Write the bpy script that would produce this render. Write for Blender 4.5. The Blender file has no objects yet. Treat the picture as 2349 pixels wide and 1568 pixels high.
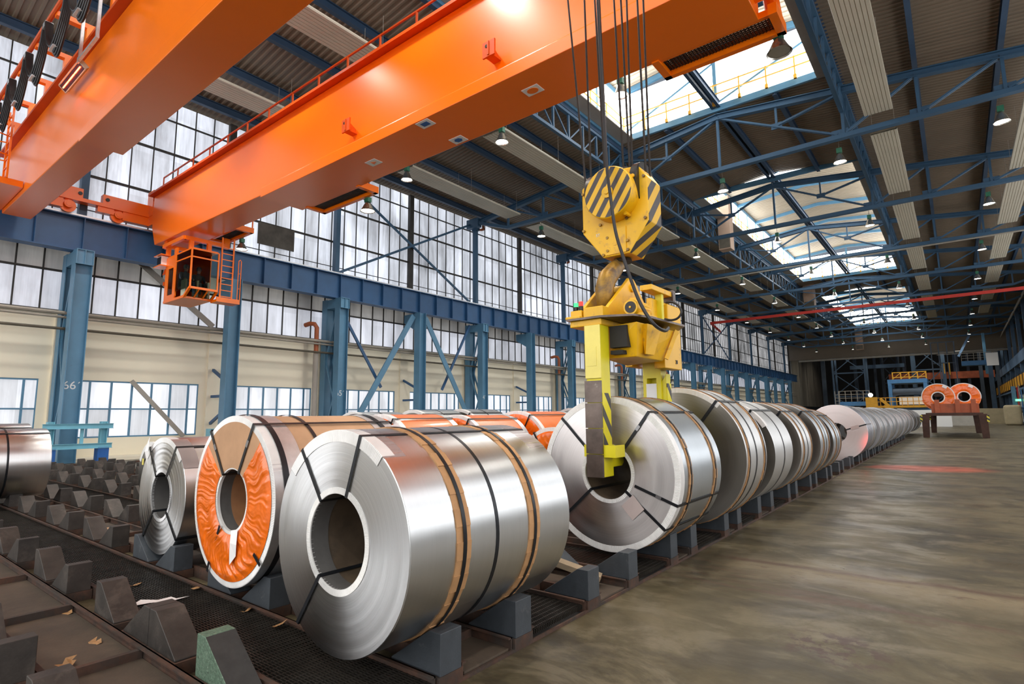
import bpy, math, random
from math import sin, cos, pi, radians, hypot, atan2, sqrt
from mathutils import Vector, Matrix
random.seed(11)
sc = bpy.context.scene
COL = sc.collection

# ------------------------------------------------------------------ mesh builder
class MB:
    def __init__(s, off=(0, 0, 0)):
        s.v = []; s.f = []; s.m = []; s.o = off
    def add(s, vs, fs, mat=0):
        b = len(s.v); ox, oy, oz = s.o
        s.v += [(x - ox, y - oy, z - oz) for x, y, z in vs]
        s.f += [tuple(i + b for i in f) for f in fs]
        s.m += [mat] * len(fs) if isinstance(mat, int) else list(mat)
        return s
    def box(s, x0, x1, y0, y1, z0, z1, mat=0):
        e = random.uniform(0, .0011) if min(abs(x1 - x0), abs(y1 - y0), abs(z1 - z0)) > .012 else 0
        x0 -= e; x1 += e; y0 -= e; y1 += e; z1 += e * .5
        return s.hexa([(x0, y0, z0), (x1, y0, z0), (x1, y1, z0), (x0, y1, z0), (x0, y0, z1), (x1, y0, z1), (x1, y1, z1), (x0, y1, z1)], mat)
    def hexa(s, p, mat=0):   # p: bottom 4 ccw, top 4 ccw
        return s.add(p, [(3, 2, 1, 0), (4, 5, 6, 7), (0, 1, 5, 4), (1, 2, 6, 5), (2, 3, 7, 6), (3, 0, 4, 7)], mat)
    def bar(s, p, q, w, h, mat=0, up=(0, 0, 1)):
        p = Vector(p); q = Vector(q); d = (q - p).normalized(); u = Vector(up)
        if abs(d.dot(u)) > .98: u = Vector((0, 1, 0)) if abs(d.y) < .9 else Vector((1, 0, 0))
        a = d.cross(u).normalized(); b = a.cross(d).normalized()
        k = 1 + random.uniform(0, .03); a = a * w * k / 2; b = b * h * k / 2; p = p - d * random.uniform(0, .001); q = q + d * random.uniform(0, .001)
        return s.hexa([tuple(t) for t in (p - a - b, p + a - b, q + a - b, q - a - b, p - a + b, p + a + b, q + a + b, q - a + b)], mat)
    def ibeam(s, p, q, w, h, t=.025, mat=0, up=(0, 0, 1)):
        p = Vector(p); q = Vector(q); d = (q - p).normalized(); u = Vector(up)
        if abs(d.dot(u)) > .98: u = Vector((0, 1, 0)) if abs(d.y) < .9 else Vector((1, 0, 0))
        a = d.cross(u).normalized(); b = a.cross(d).normalized()
        e = b * (h / 2 - t / 2)
        s.bar(p + e, q + e, w, t, mat, b); s.bar(p - e, q - e, w, t, mat, b)
        return s.bar(p, q, t * .8, h - 2 * t, mat, b)
    def tube(s, p, q, r, n=10, mat=0, r2=None, caps=True):
        p = Vector(p); q = Vector(q); d = (q - p).normalized(); r2 = r if r2 is None else r2
        u = Vector((0, 0, 1)) if abs(d.z) < .9 else Vector((1, 0, 0))
        a = d.cross(u).normalized(); b = a.cross(d)
        vs = []
        for c, rr in ((p, r), (q, r2)):
            for i in range(n):
                t = 2 * pi * i / n; vs.append(tuple(c + a * (rr * cos(t)) + b * (rr * sin(t))))
        fs = [(i, (i + 1) % n, n + (i + 1) % n, n + i) for i in range(n)]
        if caps: fs += [tuple(range(n - 1, -1, -1)), tuple(range(n, 2 * n))]
        return s.add(vs, fs, mat)
    def path(s, pts, r, n=6, mat=0, rad=None):
        pts = [Vector(p) for p in pts]; vs = []; fs = []
        a = None
        for i, p in enumerate(pts):
            d = (pts[min(i + 1, len(pts) - 1)] - pts[max(i - 1, 0)]).normalized()
            if a is None:
                u = Vector((0, 0, 1)) if abs(d.z) < .9 else Vector((1, 0, 0))
                a = d.cross(u).normalized()
            a = (a - d * a.dot(d)).normalized(); b = d.cross(a)
            rr = rad[i] if rad else r
            for k in range(n):
                t = 2 * pi * k / n; vs.append(tuple(p + a * (rr * cos(t)) + b * (rr * sin(t))))
        for i in range(len(pts) - 1):
            for k in range(n):
                fs.append((i * n + k, i * n + (k + 1) % n, (i + 1) * n + (k + 1) % n, (i + 1) * n + k))
        fs += [tuple(range(n - 1, -1, -1)), tuple(range((len(pts) - 1) * n, len(pts) * n))]
        return s.add(vs, fs, mat)
    def prism(s, poly, ax, a, b, mat=0):
        n = len(poly)
        def P(u, v, w):
            return {'x': (w, u, v), 'y': (u, w, v), 'z': (u, v, w)}[ax]
        vs = [P(u, v, a) for u, v in poly] + [P(u, v, b) for u, v in poly]
        fs = [(i, (i + 1) % n, n + (i + 1) % n, n + i) for i in range(n)] + [tuple(range(n - 1, -1, -1)), tuple(range(n, 2 * n))]
        return s.add(vs, fs, mat)
    def lathe(s, prof, c=(0, 0, 0), ax='z', n=32, a0=0., a1=2 * pi, mats=None, closed=False):
        """prof: list of (radius, height along ax)"""
        full = abs(a1 - a0) > 2 * pi - 1e-4; k = n if full else n + 1; vs = []; fs = []; mm = []
        for i in range(k):
            t = a0 + (a1 - a0) * i / n; ct, st = cos(t), sin(t)
            for r, h in prof:
                vs.append({'z': (c[0] + r * ct, c[1] + r * st, c[2] + h), 'y': (c[0] + r * ct, c[1] + h, c[2] + r * st), 'x': (c[0] + h, c[1] + r * ct, c[2] + r * st)}[ax])
        m = len(prof)
        for i in range(n):
            j = (i + 1) % k
            for q in range(m if closed else m - 1):
                w = (q + 1) % m
                fs.append((i * m + q, i * m + w, j * m + w, j * m + q) if ax == 'y' else (i * m + q, j * m + q, j * m + w, i * m + w)); mm.append(mats[q] if mats else 0)
        return s.add(vs, fs, mm)
    def quad(s, a, b, c, d, mat=0):
        return s.add([a, b, c, d], [(0, 1, 2, 3)], mat)
    def build(s, name, mats, parent=None, loc=None, smooth=0):
        if name in ('wire_rope', 'power_cable', 'hose_loop', 'cable', 'wheel', 'drain_elbow', 'bend', 'lower_pipe', 'wall_pipe', 'motor', 'sheave', 'cable_rail', 'roller', 'cardboard_tube'): smooth = smooth or 40
        me = bpy.data.meshes.new(name)
        me.from_pydata(s.v, [], s.f)
        for m in (mats if isinstance(mats, (list, tuple)) else [mats]): me.materials.append(m)
        if any(s.m): me.polygons.foreach_set('material_index', s.m)
        if smooth:
            me.polygons.foreach_set('use_smooth', [True] * len(s.f))
            me.set_sharp_from_angle(angle=radians(smooth))
        me.update()
        o = bpy.data.objects.new(name, me); COL.objects.link(o)
        if parent: o.parent = parent
        if loc: o.location = loc
        return o

def tag(o, label=None, cat=None, group=None, kind=None):
    if label: o['label'] = label
    if cat: o['category'] = cat
    if group: o['group'] = group
    if kind: o['kind'] = kind
    return o
def thing(name, label, cat, loc=(0, 0, 0), group=None, rotz=0, kind=None):
    o = bpy.data.objects.new(name, None); COL.objects.link(o)
    o.location = loc; o.rotation_euler = (0, 0, rotz); o.empty_display_size = .1
    return tag(o, label, cat, group, kind)
KIDS = {}
def kids(o):
    return [c for c in bpy.data.objects if c.parent == o]
def copy_tree(o, loc, label, cat=None, ks=None, rotz=None):
    c = o.copy(); COL.objects.link(c); c.location = loc; c['label'] = label
    if rotz is not None: c.rotation_euler = (0, 0, rotz)
    for ch, sub in (ks if ks is not None else tree(o)):
        d = ch.copy(); COL.objects.link(d); d.parent = c
        for g in sub:
            e = g.copy(); COL.objects.link(e); e.parent = d
    return c
def tree(o):
    return [(c, kids(c)) for c in kids(o)]
ORD = ('first second third fourth fifth sixth seventh eighth ninth tenth eleventh twelfth thirteenth fourteenth fifteenth sixteenth '
       'seventeenth eighteenth nineteenth twentieth').split()
def nth(i):   # 0-based
    if i < 20: return ORD[i]
    t = {2: 'twenty', 3: 'thirty', 4: 'forty', 5: 'fifty'}[(i + 1) // 10]
    r = (i + 1) % 10
    return t + '-' + ORD[r - 1] if r else {3: 'thirtieth', 4: 'fortieth', 5: 'fiftieth'}[(i + 1) // 10]

def text(body, size, mat, M, parent, name='lettering', ext=.002):
    cu = bpy.data.curves.new(name, 'FONT'); cu.body = body; cu.size = size; cu.extrude = ext
    cu.align_x = 'CENTER'; cu.align_y = 'CENTER'; cu.materials.append(mat)
    tmp = bpy.data.objects.new(name, cu); me = bpy.data.meshes.new_from_object(tmp); bpy.data.objects.remove(tmp); bpy.data.curves.remove(cu)
    o = bpy.data.objects.new(name, me); COL.objects.link(o); o.parent = parent; o.matrix_local = M
    return o
def basis(x, y, loc):
    x = Vector(x).normalized(); y = Vector(y).normalized(); z = x.cross(y)
    return Matrix(((x.x, y.x, z.x, loc[0]), (x.y, y.y, z.y, loc[1]), (x.z, y.z, z.z, loc[2]), (0, 0, 0, 1)))

# ------------------------------------------------------------------ materials
def nodes(name):
    m = bpy.data.materials.new(name); m.use_nodes = True
    nt = m.node_tree; b = nt.nodes['Principled BSDF']
    return m, nt, b
def nd(nt, t, **kw):
    n = nt.nodes.new(t)
    for k, v in kw.items():
        if k.startswith('i_'): n.inputs[k[2:].replace('_', ' ')].default_value = v
        else: setattr(n, k, v)
    return n
def ramp(nt, fac, stops):
    r = nt.nodes.new('ShaderNodeValToRGB'); e = r.color_ramp.elements
    while len(e) < len(stops): e.new(.5)
    for i, (p, c) in enumerate(stops):
        e[i].position = p; e[i].color = (*c, 1) if len(c) == 3 else c
    nt.links.new(fac, r.inputs[0]); return r
def coords(nt, kind='world', scale=(1, 1, 1)):
    if kind == 'world': g = nd(nt, 'ShaderNodeNewGeometry').outputs['Position']
    else: g = nd(nt, 'ShaderNodeTexCoord').outputs['Object']
    mp = nd(nt, 'ShaderNodeMapping'); mp.inputs['Scale'].default_value = scale
    nt.links.new(g, mp.inputs[0]); return mp.outputs[0]
def noise(nt, vec, scale, detail=4, rough=.55, dist=0):
    n = nd(nt, 'ShaderNodeTexNoise'); n.inputs['Scale'].default_value = scale; n.inputs['Detail'].default_value = detail
    n.inputs['Roughness'].default_value = rough; n.inputs['Distortion'].default_value = dist
    nt.links.new(vec, n.inputs['Vector']); return n.outputs['Fac']
def mixc(nt, fac, a, b, mode='MIX'):
    n = nd(nt, 'ShaderNodeMix', data_type='RGBA', blend_type=mode)
    if isinstance(fac, float): n.inputs[0].default_value = fac
    else: nt.links.new(fac, n.inputs[0])
    for i, c in ((6, a), (7, b)):
        if isinstance(c, tuple): n.inputs[i].default_value = (*c[:3], 1)
        else: nt.links.new(c, n.inputs[i])
    return n.outputs[2]
def mth(nt, op, a, b=None, clamp=False):
    n = nd(nt, 'ShaderNodeMath', operation=op, use_clamp=clamp)
    for i, c in ((0, a), (1, b)):
        if c is None: continue
        if isinstance(c, (int, float)): n.inputs[i].default_value = c
        else: nt.links.new(c, n.inputs[i])
    return n.outputs[0]
def bump(nt, b, h, strength=.2, dist=.02):
    n = nd(nt, 'ShaderNodeBump'); n.inputs['Strength'].default_value = strength; n.inputs['Distance'].default_value = dist
    nt.links.new(h, n.inputs['Height']); nt.links.new(n.outputs[0], b.inputs['Normal'])
def paint(name, col, rough=.45, metal=0., var=.25, scale=2., dirt=None, damt=.5, dscale=3., kind='world', stretch=(1, 1, 1), coat=0., bmp=0., bscale=60, spec=.5):
    m, nt, b = nodes(name)
    v = coords(nt, kind, stretch)
    n1 = noise(nt, v, scale, 5, .6)
    d = tuple(c * (1 - var) for c in col); l = tuple(min(1, c * (1 + var * .6)) for c in col)
    c = ramp(nt, n1, [(.3, d), (.7, l)]).outputs[0]
    if dirt:
        n2 = noise(nt, v, dscale, 6, .7, .3)
        f = ramp(nt, n2, [(1 - damt - .08, (0, 0, 0)), (1 - damt + .12, (1, 1, 1))]).outputs[0]
        c = mixc(nt, f, c, dirt)
    nt.links.new(c, b.inputs['Base Color'])
    b.inputs['Roughness'].default_value = rough; b.inputs['Metallic'].default_value = metal
    b.inputs['Coat Weight'].default_value = coat; b.inputs['Coat Roughness'].default_value = .15
    b.inputs['Specular IOR Level'].default_value = spec
    if bmp: bump(nt, b, noise(nt, v, bscale, 3), bmp, .01)
    return m
def flat(name, col, rough=.5, metal=0.):
    m, nt, b = nodes(name)
    b.inputs['Base Color'].default_value = (*col, 1); b.inputs['Roughness'].default_value = rough; b.inputs['Metallic'].default_value = metal
    return m
def glow(name, col, strength):
    m, nt, b = nodes(name)
    b.inputs['Base Color'].default_value = (*[c * .3 for c in col], 1)
    b.inputs['Emission Color'].default_value = (*col, 1); b.inputs['Emission Strength'].default_value = strength
    return m
def stripes(name, c1, c2, direction, period, duty=.5, rough=.45, kind='object', worn=.3):
    """hazard stripes: bands perpendicular to 'direction'"""
    m, nt, b = nodes(name)
    v = coords(nt, kind)
    dp = nd(nt, 'ShaderNodeVectorMath', operation='DOT_PRODUCT'); nt.links.new(v, dp.inputs[0]); dp.inputs[1].default_value = Vector(direction).normalized()
    x = mth(nt, 'FRACT', mth(nt, 'DIVIDE', dp.outputs['Value'], period))
    s = mth(nt, 'LESS_THAN', x, duty)
    n1 = noise(nt, v, 9, 6, .7)
    w = ramp(nt, n1, [(.55, (0, 0, 0)), (.8, (worn, worn, worn))]).outputs[0]
    c = mixc(nt, s, c1, c2)
    c = mixc(nt, w, c, (.28, .17, .08))
    nt.links.new(c, b.inputs['Base Color']); b.inputs['Roughness'].default_value = rough
    return m

def steel_face(name, tint=(.66, .67, .68), rough=.34, ring=70., aniso=.75, vary=.25):
    """coil end: wound strip edges, concentric rings"""
    m, nt, b = nodes(name)
    tc = nd(nt, 'ShaderNodeTexCoord').outputs['Object']
    sx = nd(nt, 'ShaderNodeSeparateXYZ'); nt.links.new(tc, sx.inputs[0])
    z = mth(nt, 'SUBTRACT', sx.outputs['Z'], 0.0)
    r = mth(nt, 'SQRT', mth(nt, 'ADD', mth(nt, 'MULTIPLY', sx.outputs['X'], sx.outputs['X']), mth(nt, 'MULTIPLY', z, z)))
    a = mth(nt, 'ARCTAN2', z, sx.outputs['X'])
    cb = nd(nt, 'ShaderNodeCombineXYZ'); nt.links.new(mth(nt, 'MULTIPLY', r, ring), cb.inputs[0]); nt.links.new(mth(nt, 'MULTIPLY', a, .35), cb.inputs[1])
    n1 = noise(nt, cb.outputs[0], 1.0, 8, .8)
    n2 = noise(nt, cb.outputs[0], .12, 3, .5)
    d = tuple(c * (1 - vary) for c in tint)
    c = ramp(nt, n1, [(.3, d), (.65, tint)]).outputs[0]
    nt.links.new(c, b.inputs['Base Color']); b.inputs['Metallic'].default_value = 1.
    rr = nd(nt, 'ShaderNodeMapRange'); nt.links.new(n2, rr.inputs[0]); rr.inputs[3].default_value = rough - .08; rr.inputs[4].default_value = rough + .12
    nt.links.new(rr.outputs[0], b.inputs['Roughness'])
    b.inputs['Anisotropic'].default_value = aniso; b.inputs['Anisotropic Rotation'].default_value = .0
    tg = nd(nt, 'ShaderNodeTangent', direction_type='RADIAL', axis='Y'); nt.links.new(tg.outputs[0], b.inputs['Tangent'])
    bump(nt, b, n1, .22, .0012)
    return m
def steel_skin(name, tint=(.62, .64, .65), rough=.3, streak=.05, spangle=0.):
    m, nt, b = nodes(name)
    tc = nd(nt, 'ShaderNodeTexCoord').outputs['Object']
    mp = nd(nt, 'ShaderNodeMapping'); mp.inputs['Scale'].default_value = (.5, 30, .5); nt.links.new(tc, mp.inputs[0])
    n1 = noise(nt, mp.outputs[0], 1.5, 5, .6)
    n2 = noise(nt, tc, 3.0, 4, .6)
    d = tuple(c * (1 - streak) for c in tint)
    c = ramp(nt, n1, [(.3, d), (.7, tint)]).outputs[0]
    nt.links.new(c, b.inputs['Base Color']); b.inputs['Metallic'].default_value = 1.
    rr = nd(nt, 'ShaderNodeMapRange'); nt.links.new(n2, rr.inputs[0]); rr.inputs[3].default_value = rough - .05; rr.inputs[4].default_value = rough + .07
    nt.links.new(rr.outputs[0], b.inputs['Roughness'])
    bump(nt, b, n1, .04, .002)
    return m
def film(name, col, rough=.22, folds=1.):
    m, nt, b = nodes(name)
    v = nd(nt, 'ShaderNodeTexCoord').outputs['Object']
    n1 = noise(nt, v, 5, 6, .6, 1.2); n2 = noise(nt, v, 22, 4, .6, .6)
    c = ramp(nt, n1, [(.3, tuple(x * .72 for x in col)), (.7, col)]).outputs[0]
    nt.links.new(c, b.inputs['Base Color']); b.inputs['Roughness'].default_value = rough
    b.inputs['Coat Weight'].default_value = .3; b.inputs['Coat Roughness'].default_value = .12
    bump(nt, b, mth(nt, 'ADD', n1, mth(nt, 'MULTIPLY', n2, .15)), .22 * folds, .02)
    return m
def glazing(name, base=(.86, .9, 1.), lo=.35, hi=1.3, strength=1., scale=(1, .5, .12), pane=(0, 0, 0, 50, .833, 2.05), pamp=.3):
    """grimy daylit wired glass: daylight comes through, streaked by vertical dirt runs"""
    m, nt, b = nodes(name)
    v = coords(nt, 'world', scale)
    n1 = noise(nt, v, 1.4, 5, .62, .4)
    v2 = coords(nt, 'world', (1, 5, .15)); n2 = noise(nt, v2, 2.2, 5, .65)
    v3 = coords(nt, 'world', (1, .11, .14)); n3 = noise(nt, v3, 1.2, 3, .5)
    g0 = nd(nt, 'ShaderNodeNewGeometry').outputs['Position']; sn = nd(nt, 'ShaderNodeVectorMath', operation='SNAP'); of = nd(nt, 'ShaderNodeVectorMath', operation='ADD'); of.inputs[1].default_value = pane[:3]
    nt.links.new(g0, of.inputs[0]); nt.links.new(of.outputs[0], sn.inputs[0]); sn.inputs[1].default_value = pane[3:]
    wn_ = nd(nt, 'ShaderNodeTexWhiteNoise', noise_dimensions='3D'); nt.links.new(sn.outputs[0], wn_.inputs['Vector'])
    pv = mth(nt, 'ADD', 1 - pamp / 2, mth(nt, 'MULTIPLY', wn_.outputs['Value'], pamp))
    k = mth(nt, 'ADD', mth(nt, 'MULTIPLY', n1, .55), mth(nt, 'ADD', mth(nt, 'MULTIPLY', n2, .2), mth(nt, 'MULTIPLY', n3, .45)))
    s = nd(nt, 'ShaderNodeMapRange'); nt.links.new(k, s.inputs[0])
    s.inputs[1].default_value = .42; s.inputs[2].default_value = .8; s.inputs[3].default_value = lo; s.inputs[4].default_value = hi
    c = ramp(nt, n1, [(.3, tuple(x * .92 for x in base)), (.7, base)]).outputs[0]
    nt.links.new(c, b.inputs['Emission Color'])
    nt.links.new(mth(nt, 'MULTIPLY', mth(nt, 'MULTIPLY', s.outputs[0], pv), strength), b.inputs['Emission Strength'])
    b.inputs['Base Color'].default_value = (.25, .26, .27, 1); b.inputs['Roughness'].default_value = .25
    return m

M = {}
M['steelA_face'] = steel_face('bright wound steel edges', (.8, .81, .82), .3, 150, .88)
M['steelA_skin'] = steel_skin('bright steel sheet', (.66, .675, .68), .3)
M['steelB_face'] = steel_face('satin wound steel edges', (.8, .77, .76), .32, 90, .85, .15)
M['steelB_skin'] = steel_skin('blue-grey steel sheet', (.56, .6, .63), .34)
M['steelC_face'] = steel_face('steel edges darkened for reflections', (.27, .255, .23), .36, 60, .6, .15)  # tint darkened to stand in for reflections of the neighbouring coils
M['steelC_skin'] = steel_skin('light steel sheet', (.7, .7, .69), .4)
M['steelP_face'] = steel_face('pinkish wound steel edges', (.62, .55, .53), .42, 50, .6, .08)
M['steelP_skin'] = steel_skin('grey lilac steel sheet', (.52, .52, .56), .4)
M['steel_far'] = steel_skin('far steel sheet', (.42, .43, .44), .36)
M['bore'] = paint('brown coil core', (.1,.07,.045), .6, 0, .35, 6, (.05,.04,.03), .35)
M['bore_grey'] = paint('grey coil core', (.13, .125, .12), .5, .3, .25, 5)
M['bore_card'] = paint('cardboard coil core', (.3, .14, .06), .7, 0, .2, 4)
M['rim'] = paint('pale edge protector', (.78, .77, .75), .42, .15, .1, 8)
M['rimsteel'] = paint('zinc edge protector', (.62, .62, .62), .4, .8, .15, 8)
M['plastic_clear'] = flat('smoky plastic edge sheet', (.36, .31, .3), .25, .3)
M['strap'] = paint('blued steel strap', (.02, .022, .026), .35, .5, .3, 5)
M['straplit'] = flat('worn strap seal', (.3, .3, .31), .35, .9)
M['card'] = paint('brown cardboard', (.46, .265, .145), .75, 0, .12, 5, kind='object')
M['card_band'] = paint('cardboard strip', (.46, .25, .11), .7, 0, .18, 9, kind='object')
M['tape'] = flat('clear packing tape', (.6, .45, .3), .15)
M['film'] = film('orange plastic film', (.92, .17, .008), .18)
M['film_body'] = film('orange plastic wrap', (.92, .22, .045), .35, .4)
M['paper'] = flat('white paper tag', (.82, .8, .79), .7)
M['paperpink'] = flat('dusty paper tag', (.5, .41, .39), .75)
M['block_dark'] = paint('scuffed dark block', (.042, .035, .03), .55, .1, .5, 5, (.1, .082, .068), .38, 3, bmp=.15)
M['block_grey'] = paint('grey-blue painted block', (.045, .053, .062), .55, 0, .25, 6, (.13, .135, .14), .3, 7, bmp=.1)
M['block_green'] = paint('speckled green block', (.09, .15, .1), .7, 0, .5, 60, (.2, .27, .2), .4, 55, bmp=.4, bscale=90)
M['block_rub'] = paint('black rubber pad', (.03, .028, .026), .6, 0, .4, 8, (.09, .08, .07), .3)
M['rust'] = paint('rusty angle iron', (.085, .04, .024), .75, .1, .5, 7, (.04, .03, .024), .5, 4, bmp=.2)
M['tray'] = paint('dusty tray plate', (.085, .06, .04), .72, .0, .4, 2.2, (.04, .03, .022), .45, 1.1, bmp=.1)
M['grating'] = paint('oily steel grating', (.055, .048, .04), .42, .6, .4, 5)
M['pit'] = flat('flat black for hollows', (.02, .018, .016), .8)
M['blue_col'] = paint('light blue column paint', (.09, .23, .36), .42, 0, .12, 1.5, (.07, .13, .19), .25, 2)
M['blue_run'] = paint('dark blue runway paint', (.022, .085, .2), .45, 0, .14, 1.2, (.018, .055, .12), .25, 1)
M['blue_truss'] = paint('truss blue paint', (.035, .095, .17), .5, 0, .15, .8)
M['blue_purlin'] = paint('purlin blue paint', (.024, .055, .105), .55, 0, .15, .8)
M['cyan_rail'] = paint('pale turquoise paint', (.17, .45, .56), .45, 0, .12, 2, (.12, .27, .33), .2)
M['blue_bright'] = paint('bright blue paint', (.01, .1, .36), .45, 0, .15, 3)
M['iron'] = paint('dark window iron', (.03, .027, .022), .6, 0, .4, 3)
M['cream'] = paint('cream painted wall', (.84, .77, .61), .8, 0, .05, .5, (.66, .6, .46), .27, .35, stretch=(1, .6, 1))
M['eave'] = paint('grey eave concrete', (.36, .33, .29), .85, 0, .15, .6)
M['deck'] = paint('tan corrugated decking', (.2, .155, .108), .55, .1, .12, .4)
M['deck_in'] = paint('pale monitor decking', (.42, .35, .26), .55, .1, .08, .4)
M['panel'] = paint('cream radiant panel', (.52, .48, .38), .5, .1, .07, .6)
M['crane'] = paint('orange crane paint', (.93, .185, .002), .27, 0, .04, .5, spec=.5)
M['crane_dk'] = paint('deep orange paint', (.62, .085, .004), .45, 0, .12, 1, spec=.3)
M['yellow'] = paint('worn yellow paint', (.8, .44, .006), .4, 0, .12, 2.5, (.33, .17, .04), .36, 5)
M['yellow_lt'] = paint('pale yellow paint', (.82, .7, .16), .42, 0, .1, 3, (.5, .4, .16), .2, 7)
M['yellow_grn'] = paint('acid yellow paint', (.72, .62, .01), .42, 0, .08, 3)
M['yellow_rail'] = paint('rail yellow paint', (.72, .36, .02), .5, 0, .15, 3)
M['grease'] = paint('greasy black steel', (.02, .017, .014), .35, .4, .5, 6, (.2, .11, .02), .3)
M['hookmet'] = paint('worn yellow hook steel', (.36, .2, .025), .42, .3, .45, 6, (.12, .075, .04), .48, 5)
M['scuff'] = paint('scuffed steel plate', (.13, .1, .085), .35, .6, .4, 5, (.33, .29, .26), .3, 8)
M['black'] = flat('black rubber', (.012, .012, .013), .45)
M['rope'] = paint('greased wire rope', (.022, .018, .015), .45, .5, .4, 20, (.1, .06, .03), .3, 15)
M['white'] = flat('white paint', (.8, .8, .78), .5)
M['lamp_green'] = paint('green lamp housing', (.02, .14, .075), .45, 0, .2, 6)
M['lamp_metal'] = paint('lamp reflector metal', (.55, .53, .48), .25, .9, .1, 6)
M['lamp_on'] = glow('lit lamp lens', (1, .96, .86), 14)
M['orange_pipe'] = paint('orange drain pipe', (.33, .085, .025), .55, 0, .2, 3)
M['grey_pipe'] = paint('grey pipe', (.33, .3, .25), .5, .2, .15, 2)
M['dark_pipe'] = paint('dark pipe', (.1, .085, .06), .55, .1, .3, 2)
M['red_pipe'] = paint('red pipe', (.5, .025, .012), .5, 0, .15, 1)
M['red'] = flat('red paint', (.6, .02, .015), .45)
M['duct'] = paint('dusty duct sheet', (.4, .27, .19), .5, .2, .15, 1)
M['white_col'] = flat('white lettering', (.72, .74, .74), .6)
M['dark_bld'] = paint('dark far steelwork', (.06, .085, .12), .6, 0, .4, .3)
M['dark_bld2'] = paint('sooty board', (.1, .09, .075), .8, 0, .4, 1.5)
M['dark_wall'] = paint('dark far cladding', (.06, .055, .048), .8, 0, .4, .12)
M['leaf'] = paint('dry brown leaf', (.34, .18, .07), .7, 0, .3, 30)
M['wood'] = paint('dusty timber', (.33, .25, .16), .8, 0, .2, 6, stretch=(1, 1, 6))
M['glass_hi'] = glazing('grimy high window glass', (.84, .89, 1.), .07, 1.2, 1.0, pane=(0, -.47, -.95, 50, .8329, 2.05), pamp=.35)
M['glass_hi_far'] = glazing('sooty far high window glass', (.9, .9, .92), .04, .75, 1.0, pane=(0, -.47, -.95, 50, .8329, 2.05), pamp=.5)
M['glass_mid'] = glazing('grimy strip window glass', (.86, .89, 1.), .25, .9, .9, pane=(0, -.47, -.85, 50, .8329, 1.57), pamp=.25)
M['glass_mid_shaded'] = glazing('shaded grimy upper panes', (.9, .85, .78), .05, .3, .8, pane=(0, -.47, -.85, 50, .8329, 1.57), pamp=.4)  # weaker glow paints the runway girder's shade into the top row
M['glass_lo'] = glazing('clearer low window glass', (.92, .94, 1.), .35, 1.1, .95, pane=(0, -.6, -.85, 50, .75, 1.16), pamp=.7)
M['glass_open'] = glow('bright clear window glass', (.95, .97, 1.), 1.6)
M['glass_right_fill'] = glow('added right wall fill glazing', (.97, .98, 1.), 2.6)  # fill glow on added windows out of view
M['glass_back_fill'] = glow('added back wall fill glazing', (.97, .98, 1.), 3.6)  # stronger fill glow, added behind the camera
M['glass_sky'] = glow('daylit skylight glass', (.95, .98, 1.), 6.0)
M['heat'] = glow('glowing heater tube', (1., .13, .03), 22)
M['sig_green'] = glow('lit green signal lens', (.05, 1., .25), 1.3)
M['sig_red'] = glow('lit red signal lens', (1., .03, .02), 1.5)
M['exit'] = glow('lit green exit sign', (.2, 1., .45), 1.6)
M['skin'] = flat('skin', (.42, .22, .15), .55)
M['denim'] = paint('blue work trousers', (.05, .11, .2), .8, 0, .2, 20)
M['navy'] = paint('navy work jacket', (.018, .024, .04), .8, 0, .2, 20)
M['hair'] = flat('dark hair', (.02, .013, .01), .6)
M['redblock'] = paint('red oxide cradle', (.42, .1, .04), .6, 0, .25, 1.5, (.12, .05, .03), .35, .8)
M['brown_steel'] = paint('brown oxide steel', (.07, .03, .02), .6, .2, .4, 3)
M['machine_blue'] = paint('machine blue', (.06, .2, .42), .5, 0, .15, 2)
M['concrete_blk'] = paint('pale concrete block', (.5, .48, .43), .85, 0, .12, 2)
M['beige'] = paint('beige cabinet', (.5, .42, .26), .6, 0, .12, 2)
def cabglass():
    m, nt, b = nodes('dark green cab glass')
    b.inputs['Base Color'].default_value = (.74, .82, .68, 1); b.inputs['Transmission Weight'].default_value = 1.
    b.inputs['Roughness'].default_value = 0.; b.inputs['IOR'].default_value = 1.05; b.inputs['Specular IOR Level'].default_value = .6
    return m
M['cabglass'] = cabglass()
# ------------------------------------------------------------------ coils
def ring_seg(mb, r0, r1, y, a0, a1, n, mat=0, th=.004, jit=0, rip=0):
    """flat annular sector facing -Y, with thickness"""
    prof = [(r0, y), (r1, y), (r1, y - th), (r0, y - th)]
    if not rip: return mb.lathe(prof, ax='y', n=n, a0=a0, a1=a1, closed=True)
    vs = []; fs = []
    full = abs(a1 - a0) > 6.28; k = n if full else n + 1
    for i in range(k):
        t = a0 + (a1 - a0) * i / n; d = rip if i % 2 else 0
        for r, h in ((r1 + .004, y + .09), (r1 + .004, y - th), (r1 - .004, y - th - d), (r0, y - th - d), (r0, y - .0005)):
            vs.append((r * cos(t), h, r * sin(t)))
    for i in range(n):
        j = (i + 1) % k
        for q in range(4): fs.append((i * 5 + q, i * 5 + q + 1, j * 5 + q + 1, j * 5 + q))
    return mb.add(vs, fs, mat)

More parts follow.
